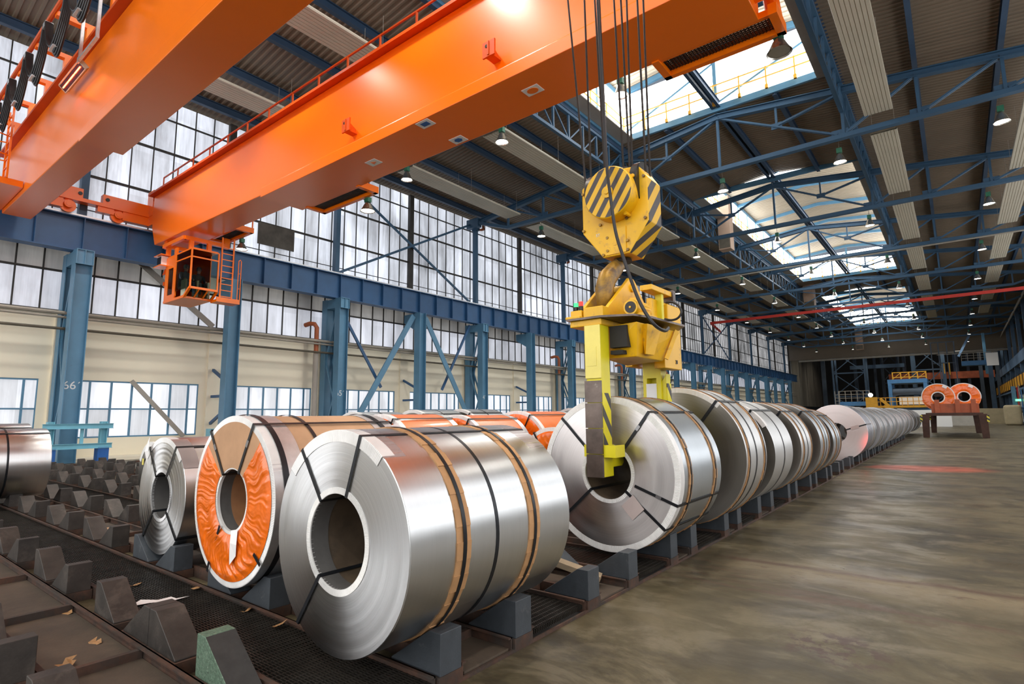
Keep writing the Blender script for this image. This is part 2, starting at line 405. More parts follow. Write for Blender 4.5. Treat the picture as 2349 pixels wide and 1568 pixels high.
def coil_body(t, r, rb, w, face, skin, seg=128, rings=26, rough=.004, bore='bore', cone=0.):
    rnd = random.Random(int(r * 1000 + w * 100)); mb = MB()
    prof = [(rb, w)]; mats = []
    prof.append((rb, 0)); mats.append(2)
    for i in range(1, rings):
        f = i / rings; y = rnd.uniform(-rough, rough) + cone * (1 - f)
        rr = rb + (r - rb) * (f + rnd.uniform(-.2, .2) / rings)
        prof.append((rr, y)); mats.append(0)
    prof.append((r - .004, 0)); mats.append(0)
    prof.append((r, .004)); mats.append(1)
    prof.append((r, w - .004)); mats.append(1)
    prof.append((r - .004, w)); mats.append(1); mats.append(0)
    mb.lathe(prof, ax='y', n=seg, mats=mats, closed=True)
    return mb.build('wound_strip', [M[face], M[skin], M[bore]], t, (0, 0, r), smooth=30)

def strap_eye(t, r, rb, w, a, wd=.03, off=.012, mat='strap', seal=True, back=True, r_in=None):
    """strap through the bore at angle a: bore, face and outer surface"""
    mb = MB(); u = Vector((cos(a), 0, sin(a))); tt = Vector((-sin(a), 0, cos(a))); th = .0025
    ri = rb - .006 if r_in is None else r_in
    def slab(p, q, nrm):
        p = Vector(p); q = Vector(q); n = Vector(nrm) * th; s = tt * wd / 2
        mb.hexa([tuple(x) for x in (p - s, p + s, q + s, q - s, p - s + n, p + s + n, q + s + n, q - s + n)])
    ro = r + off * .7
    slab(u * ri + Vector((0, -off, 0)), u * ro + Vector((0, -off, 0)), (0, -1, 0))
    slab(u * ro + Vector((0, -off, 0)), u * ro + Vector((0, w + off * .5, 0)), u)
    if r_in is None:
        slab(u * ri + Vector((0, -off, 0)), u * ri + Vector((0, w + off * .5, 0)), -u)
        if back: slab(u * ri + Vector((0, w + off, 0)), u * ro + Vector((0, w + off, 0)), (0, 1, 0))
    o = mb.build('steel_strap', M[mat], t, (0, 0, r))
    if seal:
        s = MB(); c = u * (rb + (r - rb) * .62) + Vector((0, -off - th, 0)); e = u * .03; ss = tt * (wd / 2 + .002)
        s.hexa([tuple(x) for x in (c - e - ss, c - e + ss, c + e + ss, c + e - ss)] + [tuple(x + Vector((0, -.003, 0))) for x in (c - e - ss, c - e + ss, c + e + ss, c + e - ss)])
        s.build('strap_seal', M['straplit'], o)
    return o

def band(t, r, y, wd=.03, mat='strap', name='girth_strap', off=.004, seg=96):
    mb = MB(); mb.lathe([(r + off, y - wd / 2), (r + off + .0025, y - wd / 2), (r + off + .0025, y + wd / 2), (r + off, y + wd / 2)], ax='y', n=seg, closed=True)
    return mb.build(name, M[mat], t, (0, 0, r), smooth=30)

def card_band(t, r, y, wd=.12, seg=44, strap=True):
    mb = MB(); rnd = random.Random(int(y * 1000))
    for i in range(seg):
        a0 = 2 * pi * i / seg; a1 = 2 * pi * (i + 1.08) / seg; h = .008 + rnd.uniform(0, .004) + (i % 2) * .0035
        vs = []
        for a in (a0, a1):
            for rr, yy in ((r + .001, y - wd / 2 + rnd.uniform(-.004, .004)), (r + h, y - wd / 2), (r + h, y + wd / 2), (r + .001, y + wd / 2)):
                vs.append((rr * cos(a), yy, rr * sin(a)))
        mb.add(vs, [(0, 1, 5, 4), (1, 2, 6, 5), (2, 3, 7, 6), (0, 3, 2, 1), (4, 5, 6, 7)])
    o = mb.build('cardboard_band', M['card_band'], t, (0, 0, r))
    if strap: band_o = band(t, r, y + .004, .03, off=.0135)
    return o

def lap(t, r, w, a0, a1, skin):
    mb = MB(); mb.lathe([(r, .004), (r + .003, .004), (r + .003, w - .004), (r, w - .004)], ax='y', n=72, a0=a0, a1=a1, closed=True)
    return mb.build('outer_lap', M[skin], t, (0, 0, r), smooth=30)

from mathutils import noise as mnoise
def film_face(t, r0, r1, a0, a1, mat='film', amp=.022, seed=3, na=150, nr=16, y0=-.006):
    """crumpled plastic film over the coil end: uneven gathers running in towards the bore"""
    mb = MB(); vs = []; fs = []
    def ridge(p): return 1 - abs(mnoise.noise(p)) * 2
    for i in range(na + 1):
        f = i / na; a = a0 + (a1 - a0) * f
        for j in range(nr + 1):
            g = j / nr; rr = r0 + (r1 - r0) * g
            w = mnoise.noise(Vector((a * 1.3, g * 2.5, seed))) * .35
            aa = a + w * (1 - g * .5); gather = .22 + .5 * max(0, mnoise.noise(Vector((a * 1.1, 7.7, seed))) + .3) + .4 * max(0, -sin(a)) ** 2
            h = 1.0 * gather * ridge(Vector((aa * 6.5, g * .4, seed + 3))) + .55 * gather * ridge(Vector((aa * 15, g * .6 + 2, seed + 9)))
            x, z = rr * cos(a) * 7, rr * sin(a) * 7
            h += .2 * ridge(Vector((x * .6, z * .6, seed))) + .07 * ridge(Vector((x * 2.4, z * 2.4, seed + 5)))
            env = min(1, g * 6, (1 - g) * 7, min(f, 1 - f) * na / 5)
            vs.append((rr * cos(a), y0 - amp * (.12 + max(0, env) * max(0, h + .25) * .75), rr * sin(a)))
    for i in range(na):
        for j in range(nr):
            q = i * (nr + 1) + j; fs.append((q, q + 1, q + nr + 2, q + nr + 1))
    mb.add(vs, fs)
    return mb.build('plastic_film', M[mat], t, (0, 0, (t['r'])), smooth=75)

def lip(t, r0, r1, r, w, mat='rim', rip=.0009, n=260):
    mb = MB(); ring_seg(mb, r0, r1, 0, 0, 2 * pi, n, th=.004)
    mb.lathe([(r0, -.004), (r0, .02), (r0 - .003, .02), (r0 - .003, -.004)], ax='y', n=n // 2, closed=True)
    if rip:
        for i in range(n):
            a = 2 * pi * i / n; u = Vector((cos(a), 0, sin(a))); tt = Vector((-sin(a), 0, cos(a)))
            p = u * r0; q = u * r1; s = tt * (pi * r0 / n * .45)
            mb.add([tuple(x) for x in (p - s + Vector((0, -.004, 0)), p + s + Vector((0, -.004, 0)), q + s + Vector((0, -.004, 0)), q - s + Vector((0, -.004, 0)), p + Vector((0, -.0065, 0)), q + Vector((0, -.0065, 0)))], [(0, 4, 5, 3), (4, 1, 2, 5)])
    return mb.build('bore_edge_ring', M[mat], t, (0, 0, r), smooth=20)

def protector(t, r, a0, a1, wd=.075, mat='rim', n=None, rip=.0022, y=0):
    mb = MB(); n = n or max(12, int((a1 - a0) * r / .0065)); n += n % 2
    ring_seg(mb, r - wd, r, y, a0, a1, n, th=.003, rip=rip)
    return mb.build('edge_protector', M[mat], t, (0, 0, r))

def coil(label, xc, Y, zc, r, w, face, skin, rb=.285, group='steel coils', seg=128, rings=26, rough=.0008, name='steel_coil', bore='bore', cone=0., cat='coil'):
    t = thing(name, label, cat, (xc, Y, zc - r), group)
    t['r'] = r
    coil_body(t, r, rb, w, face, skin, seg, rings, rough, bore, cone)
    return t
D2 = radians

# --- the big bright coil in front
cA = coil('largest bright steel coil in the foreground with two brown cardboard bands', -3.07, 2.14, .845, .672, 1.6, 'steelA_face', 'steelA_skin', .288, seg=192, rings=12, rough=0)
def core(t, r, rb, a, b, mat):
    MB().lathe([(rb - .002, a), (rb - .002, b), (rb - .005, b), (rb - .005, a)], ax='y', n=64, closed=True).build('core_sleeve', M[mat], t, (0, 0, r), smooth=30)
core(cA, .672, .288, .004, .13, 'bore_grey')
lip(cA, .286, .322, .672, 1.6)
protector(cA, .672, D2(51), D2(143), .07)
o = MB().lathe([(.672, -.002), (.675, -.002), (.675, .17), (.672, .17)], ax='y', n=30, a0=D2(50), a1=D2(100), closed=True).build('edge_sheet', M['plastic_clear'], cA, (0, 0, .672))
tag(o, 'smoky plastic sheet over the coil edge')
o = MB().lathe([(.672, 1.4), (.675, 1.4), (.675, 1.6), (.672, 1.6)], ax='y', n=30, a0=D2(48), a1=D2(110), closed=True).build('edge_sheet', M['plastic_clear'], cA, (0, 0, .672))
for a in (127, 71, 235): strap_eye(cA, .672, .288, 1.6, D2(a), .025, .0075, seal=False)
card_band(cA, .671, .42, .125); card_band(cA, .671, 1.14, .125); band(cA, .671, .74, .03)
lap(cA, .672, 1.6, D2(-38), D2(224), 'steelA_skin')

# --- the coil in the tongs
cB = coil('silver steel coil gripped in its bore by the yellow tongs', -2.97, 5.4, .985, .8, 1.2, 'steelB_face', 'steelB_skin', .275, seg=160, rings=10, rough=0)
lip(cB, .275, .31, .8, 1.2, n=110); protector(cB, .8, 0, 2 * pi, .06)
for a in (134, 52, 222, 320): strap_eye(cB, .8, .275, 1.2, D2(a), .03, .009, seal=(a == 52))
strap_eye(cB, .8, .275, 1.2, D2(340), .03, .009, r_in=.33)
card_band(cB, .8, .25, .085, 56); card_band(cB, .8, .98, .085, 56)
o = MB().prism([(-.09, -.09), (.09, -.09), (.09, .09), (-.09, .09)], 'y', -.019, -.016).build('paper_tag', M['paperpink'], cB, (.285, 0, .8 - .33)); o.rotation_euler = (0, radians(48), 0)
tag(o, 'square dusty paper tag')

# --- coils further down the aisle row
def aisle(label, Y, r, w, zc, face, skin, bands, prot=None, X=-2.97, straps=(52, 134), girth=()):
    c = coil(label, X, Y, zc, r, w, face, skin, .285, seg=112, rings=14, rough=.0006)
    for y in bands: card_band(c, r, y, .07, 48)
    for y in girth: band(c, r, y, .028)
    for a in straps: strap_eye(c, r, .285, w, D2(a), .035, .012, seal=False)
    if prot: protector(c, r, D2(prot[0]), D2(prot[1]), .06, n=60)
    return c
aisle('largest dull grey coil of the aisle row, directly behind the coil in the tongs', 7.32, .885, .92, 1.055, 'steelC_face', 'steelC_skin', (.09, .8), (48, 150), girth=(.43,))
aisle('plain light grey coil without cardboard bands, second behind the coil in the tongs', 9.02, .81, 1.12, 1.0, 'steelC_face', 'steelC_skin', (), (30, 60), girth=(.55,))
aisle('coil with two orange-brown cardboard bands, third behind the coil in the tongs', 10.85, .8, .95, .99, 'steelC_face', 'steelC_skin', (.18, .86), girth=(.52,))
aisle('coil with thin brown bands and pale edges, fourth behind the coil in the tongs', 12.6, .8, 1.05, .99, 'steelC_face', 'steelB_skin', (.3, .9), girth=(.6,))
aisle('smaller banded coil just before the gap in the aisle row', 14.45, .74, 1.1, .94, 'steelC_face', 'steelB_skin', (.35, .95), girth=(.65,))
cP = aisle('coil with a pinkish bare end facing the gap in the aisle row', 19.3, .82, 1.15, 1.0, 'steelP_face', 'steelP_skin', (), X=-2.9, straps=(17,), girth=(.15, .35, .55, .75, .95))
MB().prism([(-.11, -.05), (.11, -.05), (.11, .05), (-.11, .05)], 'y', -.02, -.016).build('paper_tag', M['paperpink'], cP, (.5, 0, .97)).rotation_euler = (0, radians(-17), 0)
far = coil('x', -2.95, 21.2, 1.0, .8, 1.15, 'steel_far', 'steel_far', .285, seg=72, rings=6)
band(far, .8, .3, .03, 'card_band', 'cardboard_band', seg=48); band(far, .8, .85, .03, seg=48)
fk = tree(far); yy = 21.2
far['label'] = 'grey coil at the far stretch of the aisle row, first behind the pinkish coil'
for i in range(1, 16):
    yy += 1.85 + (i % 3) * .06
    c = copy_tree(far, (-2.95 + .03 * (i % 2), yy, .2 - .02 * (i % 4)), 'grey coil at the far stretch of the aisle row, %s behind the pinkish coil' % nth(i), ks=fk)

# --- second row: orange and cardboard wrapped coil
rE = .71
cE = coil('coil wrapped in brown cardboard with crumpled orange film on its end', -4.97, 2.4, .902, rE, 1.42, 'steelC_face', 'card', .27, seg=160, rings=4, rough=0)
film_face(cE, .285, .665, D2(137), D2(408), amp=.024, seed=5, na=460, nr=38)
o = MB().lathe([(.27, -.004), (.665, -.004), (.665, -.008), (.27, -.008)], ax='y', n=60, a0=D2(47), a1=D2(139), closed=True).build('cardboard_sheet', M['card'], cE, (0, 0, rE))
tag(o, 'brown cardboard sector on the coil end')
protector(cE, rE + .002, 0, 2 * pi, .055); lip(cE, .262, .292, rE, 1.4, n=120)
for y0, y1, m in ((0, .27, 'rimsteel'), (1.18, 1.42, 'rimsteel')):
    MB().lathe([(rE + .004, y0), (rE + .007, y0), (rE + .007, y1), (rE + .004, y1)], ax='y', n=120, closed=True).build('edge_cuff', M[m], cE, (0, 0, rE), smooth=30)
for a in (127, 62): strap_eye(cE, rE + .004, .26, 1.42, D2(a), .03, .016)
for a, q in ((240, (.26, .45)), (242, (.62, .72)), (321, (.6, .72))):
    u = Vector((cos(D2(a)), 0, sin(D2(a)))); MB().bar(u * q[0] + Vector((0, -.03, 0)), u * q[1] + Vector((0, -.022, 0)), .03, .003, up=(0, 1, 0)).build('steel_strap', M['strap'], cE, (0, 0, rE))
band(cE, rE + .006, .1, .05); band(cE, rE + .003, .47, .035); band(cE, rE + .006, 1.28, .05)
mb = MB(); mb.add([(-.02, -.03, .0), (.09, -.03, .02), (.12, -.05, -.1), (.1, -.04, -.19), (.02, -.05, -.27), (-.03, -.03, -.2), (.03, -.06, -.09)], [(0, 6, 1), (1, 6, 2), (2, 6, 3), (3, 6, 4), (4, 6, 5), (5, 6, 0)])
mb.build('paper_tag', M['paper'], cE, (.1, 0, rE - .24))

core(cE, rE, .27, .004, .12, 'bore_grey'); core(cE, rE, .27, .12, 1.4, 'bore_card')
# --- third row: silver coil with torn tag
rD = .609
cD = coil('silver coil with a torn white tag, left of the orange wrapped coil', -6.8, 2.52, .785, rD, 1.05, 'steelA_face', 'steelA_skin', .245, seg=144, rings=30)
core(cD, rD, .245, .004, 1.04, 'bore_grey')
lip(cD, .243, .275, rD, 1.05, n=90, mat='rimsteel'); protector(cD, rD, D2(40), D2(140), .05)
for a in (127, 57, 229, 319): strap_eye(cD, rD, .245, 1.05, D2(a), .028, .009, seal=False)
MB().lathe([(rD + .003, -.002), (rD + .006, -.002), (rD + .006, .16), (rD + .003, .16)], ax='y', n=30, a0=D2(30), a1=D2(75), closed=True).build('edge_sheet', M['plastic_clear'], cD, (0, 0, rD))
mb = MB(); mb.add([(-.02, -.02, .12), (.05, -.05, .08), (.02, -.04, .02), (.07, -.06, -.03), (.04, -.05, -.14), (-.02, -.03, -.2), (-.06, -.05, -.05), (-.05, -.03, .06)], [(0, 1, 2), (0, 2, 7), (2, 3, 6), (2, 6, 7), (3, 4, 6), (4, 5, 6)])
mb.build('paper_tag', M['paper'], cD, (-.33, 0, rD + .5))

# --- orange coils in the middle of the hall
def orange(label, X, Y, r, w, zc, seed, rim0=30, rim1=150):
    c = coil(label, X, Y, zc, r, w, 'film_body', 'film_body', .28, 'orange wrapped coils', seg=96, rings=3, rough=0, name='wrapped_coil')
    film_face(c, .29, r - .05, D2(-20), D2(200), amp=.03, seed=seed, na=150, nr=10)
    protector(c, r + .003, D2(rim0), D2(rim1), .07, n=80)
    MB().lathe([(r + .003, w - .12), (r + .006, w - .12), (r + .006, w), (r + .003, w)], ax='y', n=60, a0=D2(rim0), a1=D2(rim1), closed=True).build('edge_cuff', M['rimsteel'], c, (0, 0, r), smooth=30)
    for a in (62, 122): strap_eye(c, r, .28, w, D2(a), .03, .03, seal=False, back=False)
    return c
o1 = orange('orange wrapped coil with a torn white tag, above the front coil', -6.8, 5.42, .72, 1.2, .91, 8)
mb = MB(); mb.add([(-.1, 0, .1), (.1, -.02, .14), (.16, 0, 0), (.05, -.03, -.1), (-.08, -.01, -.06)], [(0, 1, 2, 3, 4)]); mb.build('paper_tag', M['paper'], o1, (.42, -.05, 1.18))
orange('orange wrapped coil mostly hidden behind the cardboard wrapped coil', -6.8, 3.75, .7, 1.2, .9, 9)
orange('orange wrapped coil with a dark folded end, middle of the orange coils', -6.8, 7.05, .7, 1.3, .91, 10)
orange('orange wrapped coil with a broad pleated end, next to the coil in the tongs', -6.8, 8.75, .745, 1.5, .93, 12)
orange('small low orange coil partly hidden by the coil in the tongs', -4.97, 7.3, .6, 1.2, .8, 14, 40, 150)
def silver(label, X, Y, r, w, zc):
    c = coil(label, X, Y, zc, r, w, 'steelC_face', 'steelA_skin', .28, 'silver coils in the back rows', seg=80, rings=6)
    protector(c, r, D2(20), D2(160), .07, n=60); band(c, r, w * .5, .03, seg=60); strap_eye(c, r, .28, w, D2(60), .03, .012, seal=False, back=False)
    return c
silver('silver coil peeking over behind the cardboard wrapped coil', -10.2, 7.4, .76, 1.2, .94)
silver('silver coil peeking over behind the orange coil with the torn tag', -10.2, 9.1, .78, 1.3, .97)
silver('silver coil with a rounded top behind the dark folded orange coil', -10.2, 10.7, .79, 1.3, .98)
silver('silver coil behind the broad pleated orange coil', -10.2, 12.5, .7, 1.3, .92)
silver('pale coil peeking between the pleated orange coil and the coil in the tongs', -10.2, 16.1, .82, 1.3, 1.0)
cs = silver('small dim coil standing behind the silver coil with the torn tag', -10.22, 3.6, .47, .9, .76)
MB().box(-.03, .03, -.02, -.015, -.05, .05).build('paper_tag', M['yellow_lt'], cs, (-.25, 0, .62))
silver('silver coil cut by the left frame edge beside the turquoise barrier', -13.5, 1.75, .61, 1.2, .83)
silver('dim silver coil behind the one cut by the frame edge', -15.3, 1.85, .66, 1.2, .87)
# ------------------------------------------------------------------ coil yard: trays, gratings, blocks
STRIP = [.85, 1.62, 2.48, 3.2, 4.17, 4.9, 5.87, 6.45, 7.62, 8.17, 9.2, 9.95, 11.14, 11.74, 13.05, 13.65, 14.9, 15.5, 16.65]
while STRIP[-1] < 48: STRIP += [STRIP[-1] + .65, STRIP[-1] + 1.86]
ROWX = [-3.05, -4.97, -6.8, -8.57, -10.3, -12.02, -13.75, -15.4, -17.1, -18.8, -20.5, -22.2]
# floor slab, lower pit under the yard is just a dark skin on the slab
def floor_mat():
    m, nt, b = nodes('worn olive concrete floor')
    v = coords(nt, 'world'); vs = coords(nt, 'world', (.75, 1.3, 1)); vst = coords(nt, 'world', (.35, 2.2, 1))
    n1 = noise(nt, v, .6, 11, .68, .4); n2 = noise(nt, vs, 1.5, 10, .68, .5); n3 = noise(nt, vst, 1.1, 8, .72, .8); n4 = noise(nt, v, 24, 4, .7)
    c = ramp(nt, n1, [(.34, (.034, .027, .014)), (.5, (.082, .066, .034)), (.66, (.15, .122, .07))]).outputs[0]
    f2 = ramp(nt, n2, [(.49, (0, 0, 0)), (.57, (1, 1, 1))]).outputs[0]
    c = mixc(nt, mth(nt, 'MULTIPLY', f2, .55), c, (.175, .145, .09))
    f2b = ramp(nt, noise(nt, coords(nt, 'world', (.7, 1.1, 1)), .9, 10, .66, .6), [(.52, (0, 0, 0)), (.59, (1, 1, 1))]).outputs[0]
    c = mixc(nt, mth(nt, 'MULTIPLY', f2b, .6), c, (.03, .024, .016))
    # rust stains: broken streaks along the crossing direction, only in a worn belt
    sx = nd(nt, 'ShaderNodeSeparateXYZ'); nt.links.new(v, sx.inputs[0])
    belt = mth(nt, 'SUBTRACT', 1., mth(nt, 'MULTIPLY', mth(nt, 'ABSOLUTE', mth(nt, 'SUBTRACT', mth(nt, 'ADD', sx.outputs['Y'], mth(nt, 'MULTIPLY', sx.outputs['X'], .18)), 5.6)), 1.1), clamp=True)
    f3 = ramp(nt, mth(nt, 'MULTIPLY', n3, mth(nt, 'ADD', .72, mth(nt, 'MULTIPLY', belt, .42))), [(.53, (0, 0, 0)), (.6, (1, 1, 1))]).outputs[0]
    c = mixc(nt, mth(nt, 'MULTIPLY', f3, .7), c, (.1, .055, .037))
    c = mixc(nt, mth(nt, 'MULTIPLY', n4, .25), c, (.06, .05, .035))
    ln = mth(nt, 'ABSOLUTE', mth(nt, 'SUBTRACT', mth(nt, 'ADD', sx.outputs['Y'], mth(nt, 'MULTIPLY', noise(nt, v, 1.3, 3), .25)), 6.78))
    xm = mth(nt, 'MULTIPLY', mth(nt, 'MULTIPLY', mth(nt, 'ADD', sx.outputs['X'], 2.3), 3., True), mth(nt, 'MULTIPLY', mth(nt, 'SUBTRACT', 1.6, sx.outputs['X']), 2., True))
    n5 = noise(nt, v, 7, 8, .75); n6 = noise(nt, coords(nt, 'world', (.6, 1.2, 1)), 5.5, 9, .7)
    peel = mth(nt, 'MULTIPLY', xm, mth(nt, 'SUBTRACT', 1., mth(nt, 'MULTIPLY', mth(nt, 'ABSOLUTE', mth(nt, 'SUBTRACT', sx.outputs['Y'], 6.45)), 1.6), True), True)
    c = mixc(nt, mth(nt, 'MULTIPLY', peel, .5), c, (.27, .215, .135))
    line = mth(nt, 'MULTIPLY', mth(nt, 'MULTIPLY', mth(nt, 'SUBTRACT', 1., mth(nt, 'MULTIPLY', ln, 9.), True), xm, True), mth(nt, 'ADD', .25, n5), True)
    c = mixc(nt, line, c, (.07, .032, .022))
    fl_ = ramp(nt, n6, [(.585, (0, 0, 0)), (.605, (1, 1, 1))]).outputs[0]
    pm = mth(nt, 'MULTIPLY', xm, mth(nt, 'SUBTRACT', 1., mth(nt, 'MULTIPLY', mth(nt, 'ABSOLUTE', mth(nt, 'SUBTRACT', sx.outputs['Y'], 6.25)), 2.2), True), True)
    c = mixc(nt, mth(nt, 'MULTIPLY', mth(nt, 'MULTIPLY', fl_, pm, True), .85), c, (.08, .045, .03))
    sp_ = nd(nt, 'ShaderNodeVectorMath', operation='DISTANCE'); nt.links.new(v, sp_.inputs[0]); sp_.inputs[1].default_value = (-.8, 4.55, 0)
    c = mixc(nt, mth(nt, 'MULTIPLY', mth(nt, 'MULTIPLY', mth(nt, 'SUBTRACT', .42, sp_.outputs['Value']), 5., True), ramp(nt, noise(nt, v, 6, 8, .7), [(.5, (0, 0, 0)), (.54, (1, 1, 1))]).outputs[0], True), c, (.06, .035, .026))
    nt.links.new(c, b.inputs['Base Color'])
    rr = nd(nt, 'ShaderNodeMapRange'); nt.links.new(n2, rr.inputs[0]); rr.inputs[1].default_value = .35; rr.inputs[2].default_value = .7; rr.inputs[3].default_value = .55; rr.inputs[4].default_value = .25
    nt.links.new(rr.outputs[0], b.inputs['Roughness']); b.inputs['Specular IOR Level'].default_value = .3
    bump(nt, b, n4, .12, .004)
    return m
fl = MB().box(-28, 10, -30, 175, -.4, 0).build('floor', floor_mat()); tag(fl, 'worn olive brown concrete hall floor', 'floor', kind='structure')

# dusty trays between paired block strips, and oily gratings between the pairs
XL, XR = -24.2, -2.52
tr_n = gr_n = 0
EDGE = [('nearest to the camera', 0)]
for k in range(0, len(STRIP) - 1):
    a, b = STRIP[k] + .24, STRIP[k + 1] - .04
    if k % 2 == 0:      # tray between the two strips of a pair
        if tr_n < 6:
            mb = MB(); mb.box(XL, XR - .02, a, b, .002, .03)
            t = thing('tray_floor', 'dusty brown steel tray with cross bars, %s tray from the camera' % nth(tr_n), 'tray', (XR, a, 0), 'steel trays between the block rows')
            MB((XR, a, 0)).box(XL, XR - .02, a, b, .002, .03).build('plate', M['tray'], t)
            mb = MB((XR, a, 0)); x = -2.9
            while x > XL: mb.box(x - .02, x + .02, a, b, .03, .085); x -= 1.5
            mb.build('cross_bar', M['rust'], t)
            tr_n += 1
    else:
        if gr_n < 6:
            mb = MB((XR, a, 0)); x = XR - .05
            pitch = .022 if k < 8 else .05
            xl = XL if k < 4 else (-12 if k < 8 else -3.2)
            n = int((b - a) / pitch)
            for i in range(n + 1): y = a + i * pitch; mb.box(xl, XR - .02, y, y + .0045, .03, .062)
            nx = int((XR - .05 - max(xl, -13)) / .055)
            for i in range(nx): x = XR - .06 - i * .055; mb.box(x, x + .005, a, b, .045, .064)
            g = mb.build('floor_grating', [M['grating']], None, (XR, a, 0)); tag(g, 'dark oily floor grating strip, %s grating from the camera' % nth(gr_n), 'grating', 'floor gratings')
            MB((XR, a, 0)).box(xl, XR - .02, a, b, .002, .006).build('sump', M['pit'], g)
            gr_n += 1
# angle rails along each strip
for k, y in enumerate(STRIP[:8]):
    xl = XL if k < 7 else -9
    mb = MB((XR, y, 0))
    mb.box(xl, XR, y - .035, y - .025, .002, .1); mb.box(xl, XR, y - .06, y - .025, .09, .1); mb.box(xl, XR, y + .2, y + .21, .002, .1); mb.box(xl, XR, y + .21, y + .235, .09, .1)
    o = mb.build('angle_rail', M['rust'], None, (XR, y, 0)); tag(o, 'pair of rusty angle rails under the %s row of wedge blocks from the camera' % nth(k), 'rail', 'rusty angle rails')
mb = MB((XR, 2.4, 0)); mb.box(XR, XR + .015, .6, 48, .001, .022); o = mb.build('edge_angle', M['rust'], None, (XR, 2.4, 0)); tag(o, 'long rusty edge angle between the coil yard and the aisle floor', 'edging')

# wedge blocks: profile in x (toward +x is the sloping side), made once per finish
BW, BT, BL, BH, BB = .18, .1, .44, .325, .085
def block_mesh(name, mat, mat2=None, left=True, base=True):
    mb = MB(); s = 1 if left else -1
    poly = [(0, BB), (s * BL, BB), (s * BL, BB + .012), (s * BT, BH), (0, BH)]
    if not left: poly = poly[::-1]
    n = len(poly)
    vs = [(u, 0, v) for u, v in poly] + [(u, BW, v) for u, v in poly]
    fs = [(i, (i + 1) % n, n + (i + 1) % n, n + i) for i in range(n)] + [tuple(range(n - 1, -1, -1)), tuple(range(n, 2 * n))]
    slope = 2 if left else 1
    mm = [0] * len(fs); mm[slope] = 1 if mat2 else 0
    mb.add(vs, fs, mm)
    me = mb.build(name, [M[mat], M[mat2 or mat]])
    bv = me.modifiers.new('b', 'BEVEL'); bv.width = .003; bv.segments = 1
    return me
def block_proto(mat, left, mat2=None):
    t = thing('wedge_block', 'x', 'block', (0, -50, 0))
    w = block_mesh('wedge', mat, mat2, left); w.parent = t
    s = 1 if left else -1
    MB().box(min(0, s * .46) - .0, max(0, s * .46), -.012, BW + .012, .001, .085).build('base_shoe', M['rust'], t)
    return t, tree(t)
PRO = {}
for nm, mt, m2 in (('dark', 'block_dark', None), ('grey', 'block_grey', None), ('green', 'block_green', 'block_rub')):
    for L in (True, False): PRO[nm, L] = (mt, L, m2)
used = {}
def place(kind, left, x, y, label, group='wedge blocks'):
    if (kind, left) not in used:
        used[kind, left] = block_proto(*PRO[kind, left]); p = used[kind, left][0]; p.location = (x, y, 0); p['label'] = label; p['group'] = group; return p
    p, ks = used[kind, left]; c = copy_tree(p, (x, y, 0), label, ks=ks); c['group'] = group; return c
ROWN = ['aisle', 'second', 'third', 'fourth', 'fifth', 'sixth', 'seventh', 'eighth', 'ninth', 'tenth']
COV = {0: [(2.1, 3.8), (5.3, 6.7), (7.2, 8.3), (8.9, 10.2), (10.8, 12), (12.5, 13.8), (14.3, 15.7), (19, 60)], 1: [(2.2, 9)], 2: [(3, 11)], 3: [(6, 20)], 4: [(6, 30)]}
VIS = {0: 44, 1: 5, 2: 5, 3: 5, 4: 5, 5: 5, 6: 7, 7: 8, 8: 8, 9: 8, 10: 8, 11: 8}
for r, xc in enumerate(ROWX):
    for k, y in enumerate(STRIP):
        if k >= VIS[r]: continue
        if k == 0 and r not in (1,): continue
        if k == 1 and r == 0: continue
        if r == 1 and k >= 3: continue
        if r == 2 and k >= 4: continue
        for left in (True, False):
            if r == 0 and left and k not in (4, 5): continue
            x = xc + (-.54 if left else .54)
            if r == 0 and not left: x = -2.505
            kind = 'grey' if (r == 0 or (r in (1, 2) and k == 2)) else 'dark'
            if r == 0: lab = 'grey wedge block on the aisle edge, %s from the front coil' % nth(k - 2) if not left else 'grey wedge block facing the empty place behind the front coil, %s of two' % ('nearer', 'farther')[k - 4]
            else:
                side = 'left' if left else 'right'
                if r in (1, 2) and k == 2: lab = '%s grey wedge block holding the %s' % (side, 'orange wrapped coil' if r == 1 else 'silver coil with the torn tag')
                else: lab = '%s dark wedge block of the %s pair from the aisle, %s strip from the camera' % (side, nth(r), nth(k))
            place(kind, left, x, y, lab)
place('green', True, -3.69, 1.62, 'speckled green wedge block with a black rubber slope, in front of the largest coil')
place('dark', True, -4.42, 1.62, 'scuffed dark wedge block set back to back beside the speckled green block')
place('dark', True, -3.8, .85, 'dark wedge block at the bottom edge left of the speckled green block')
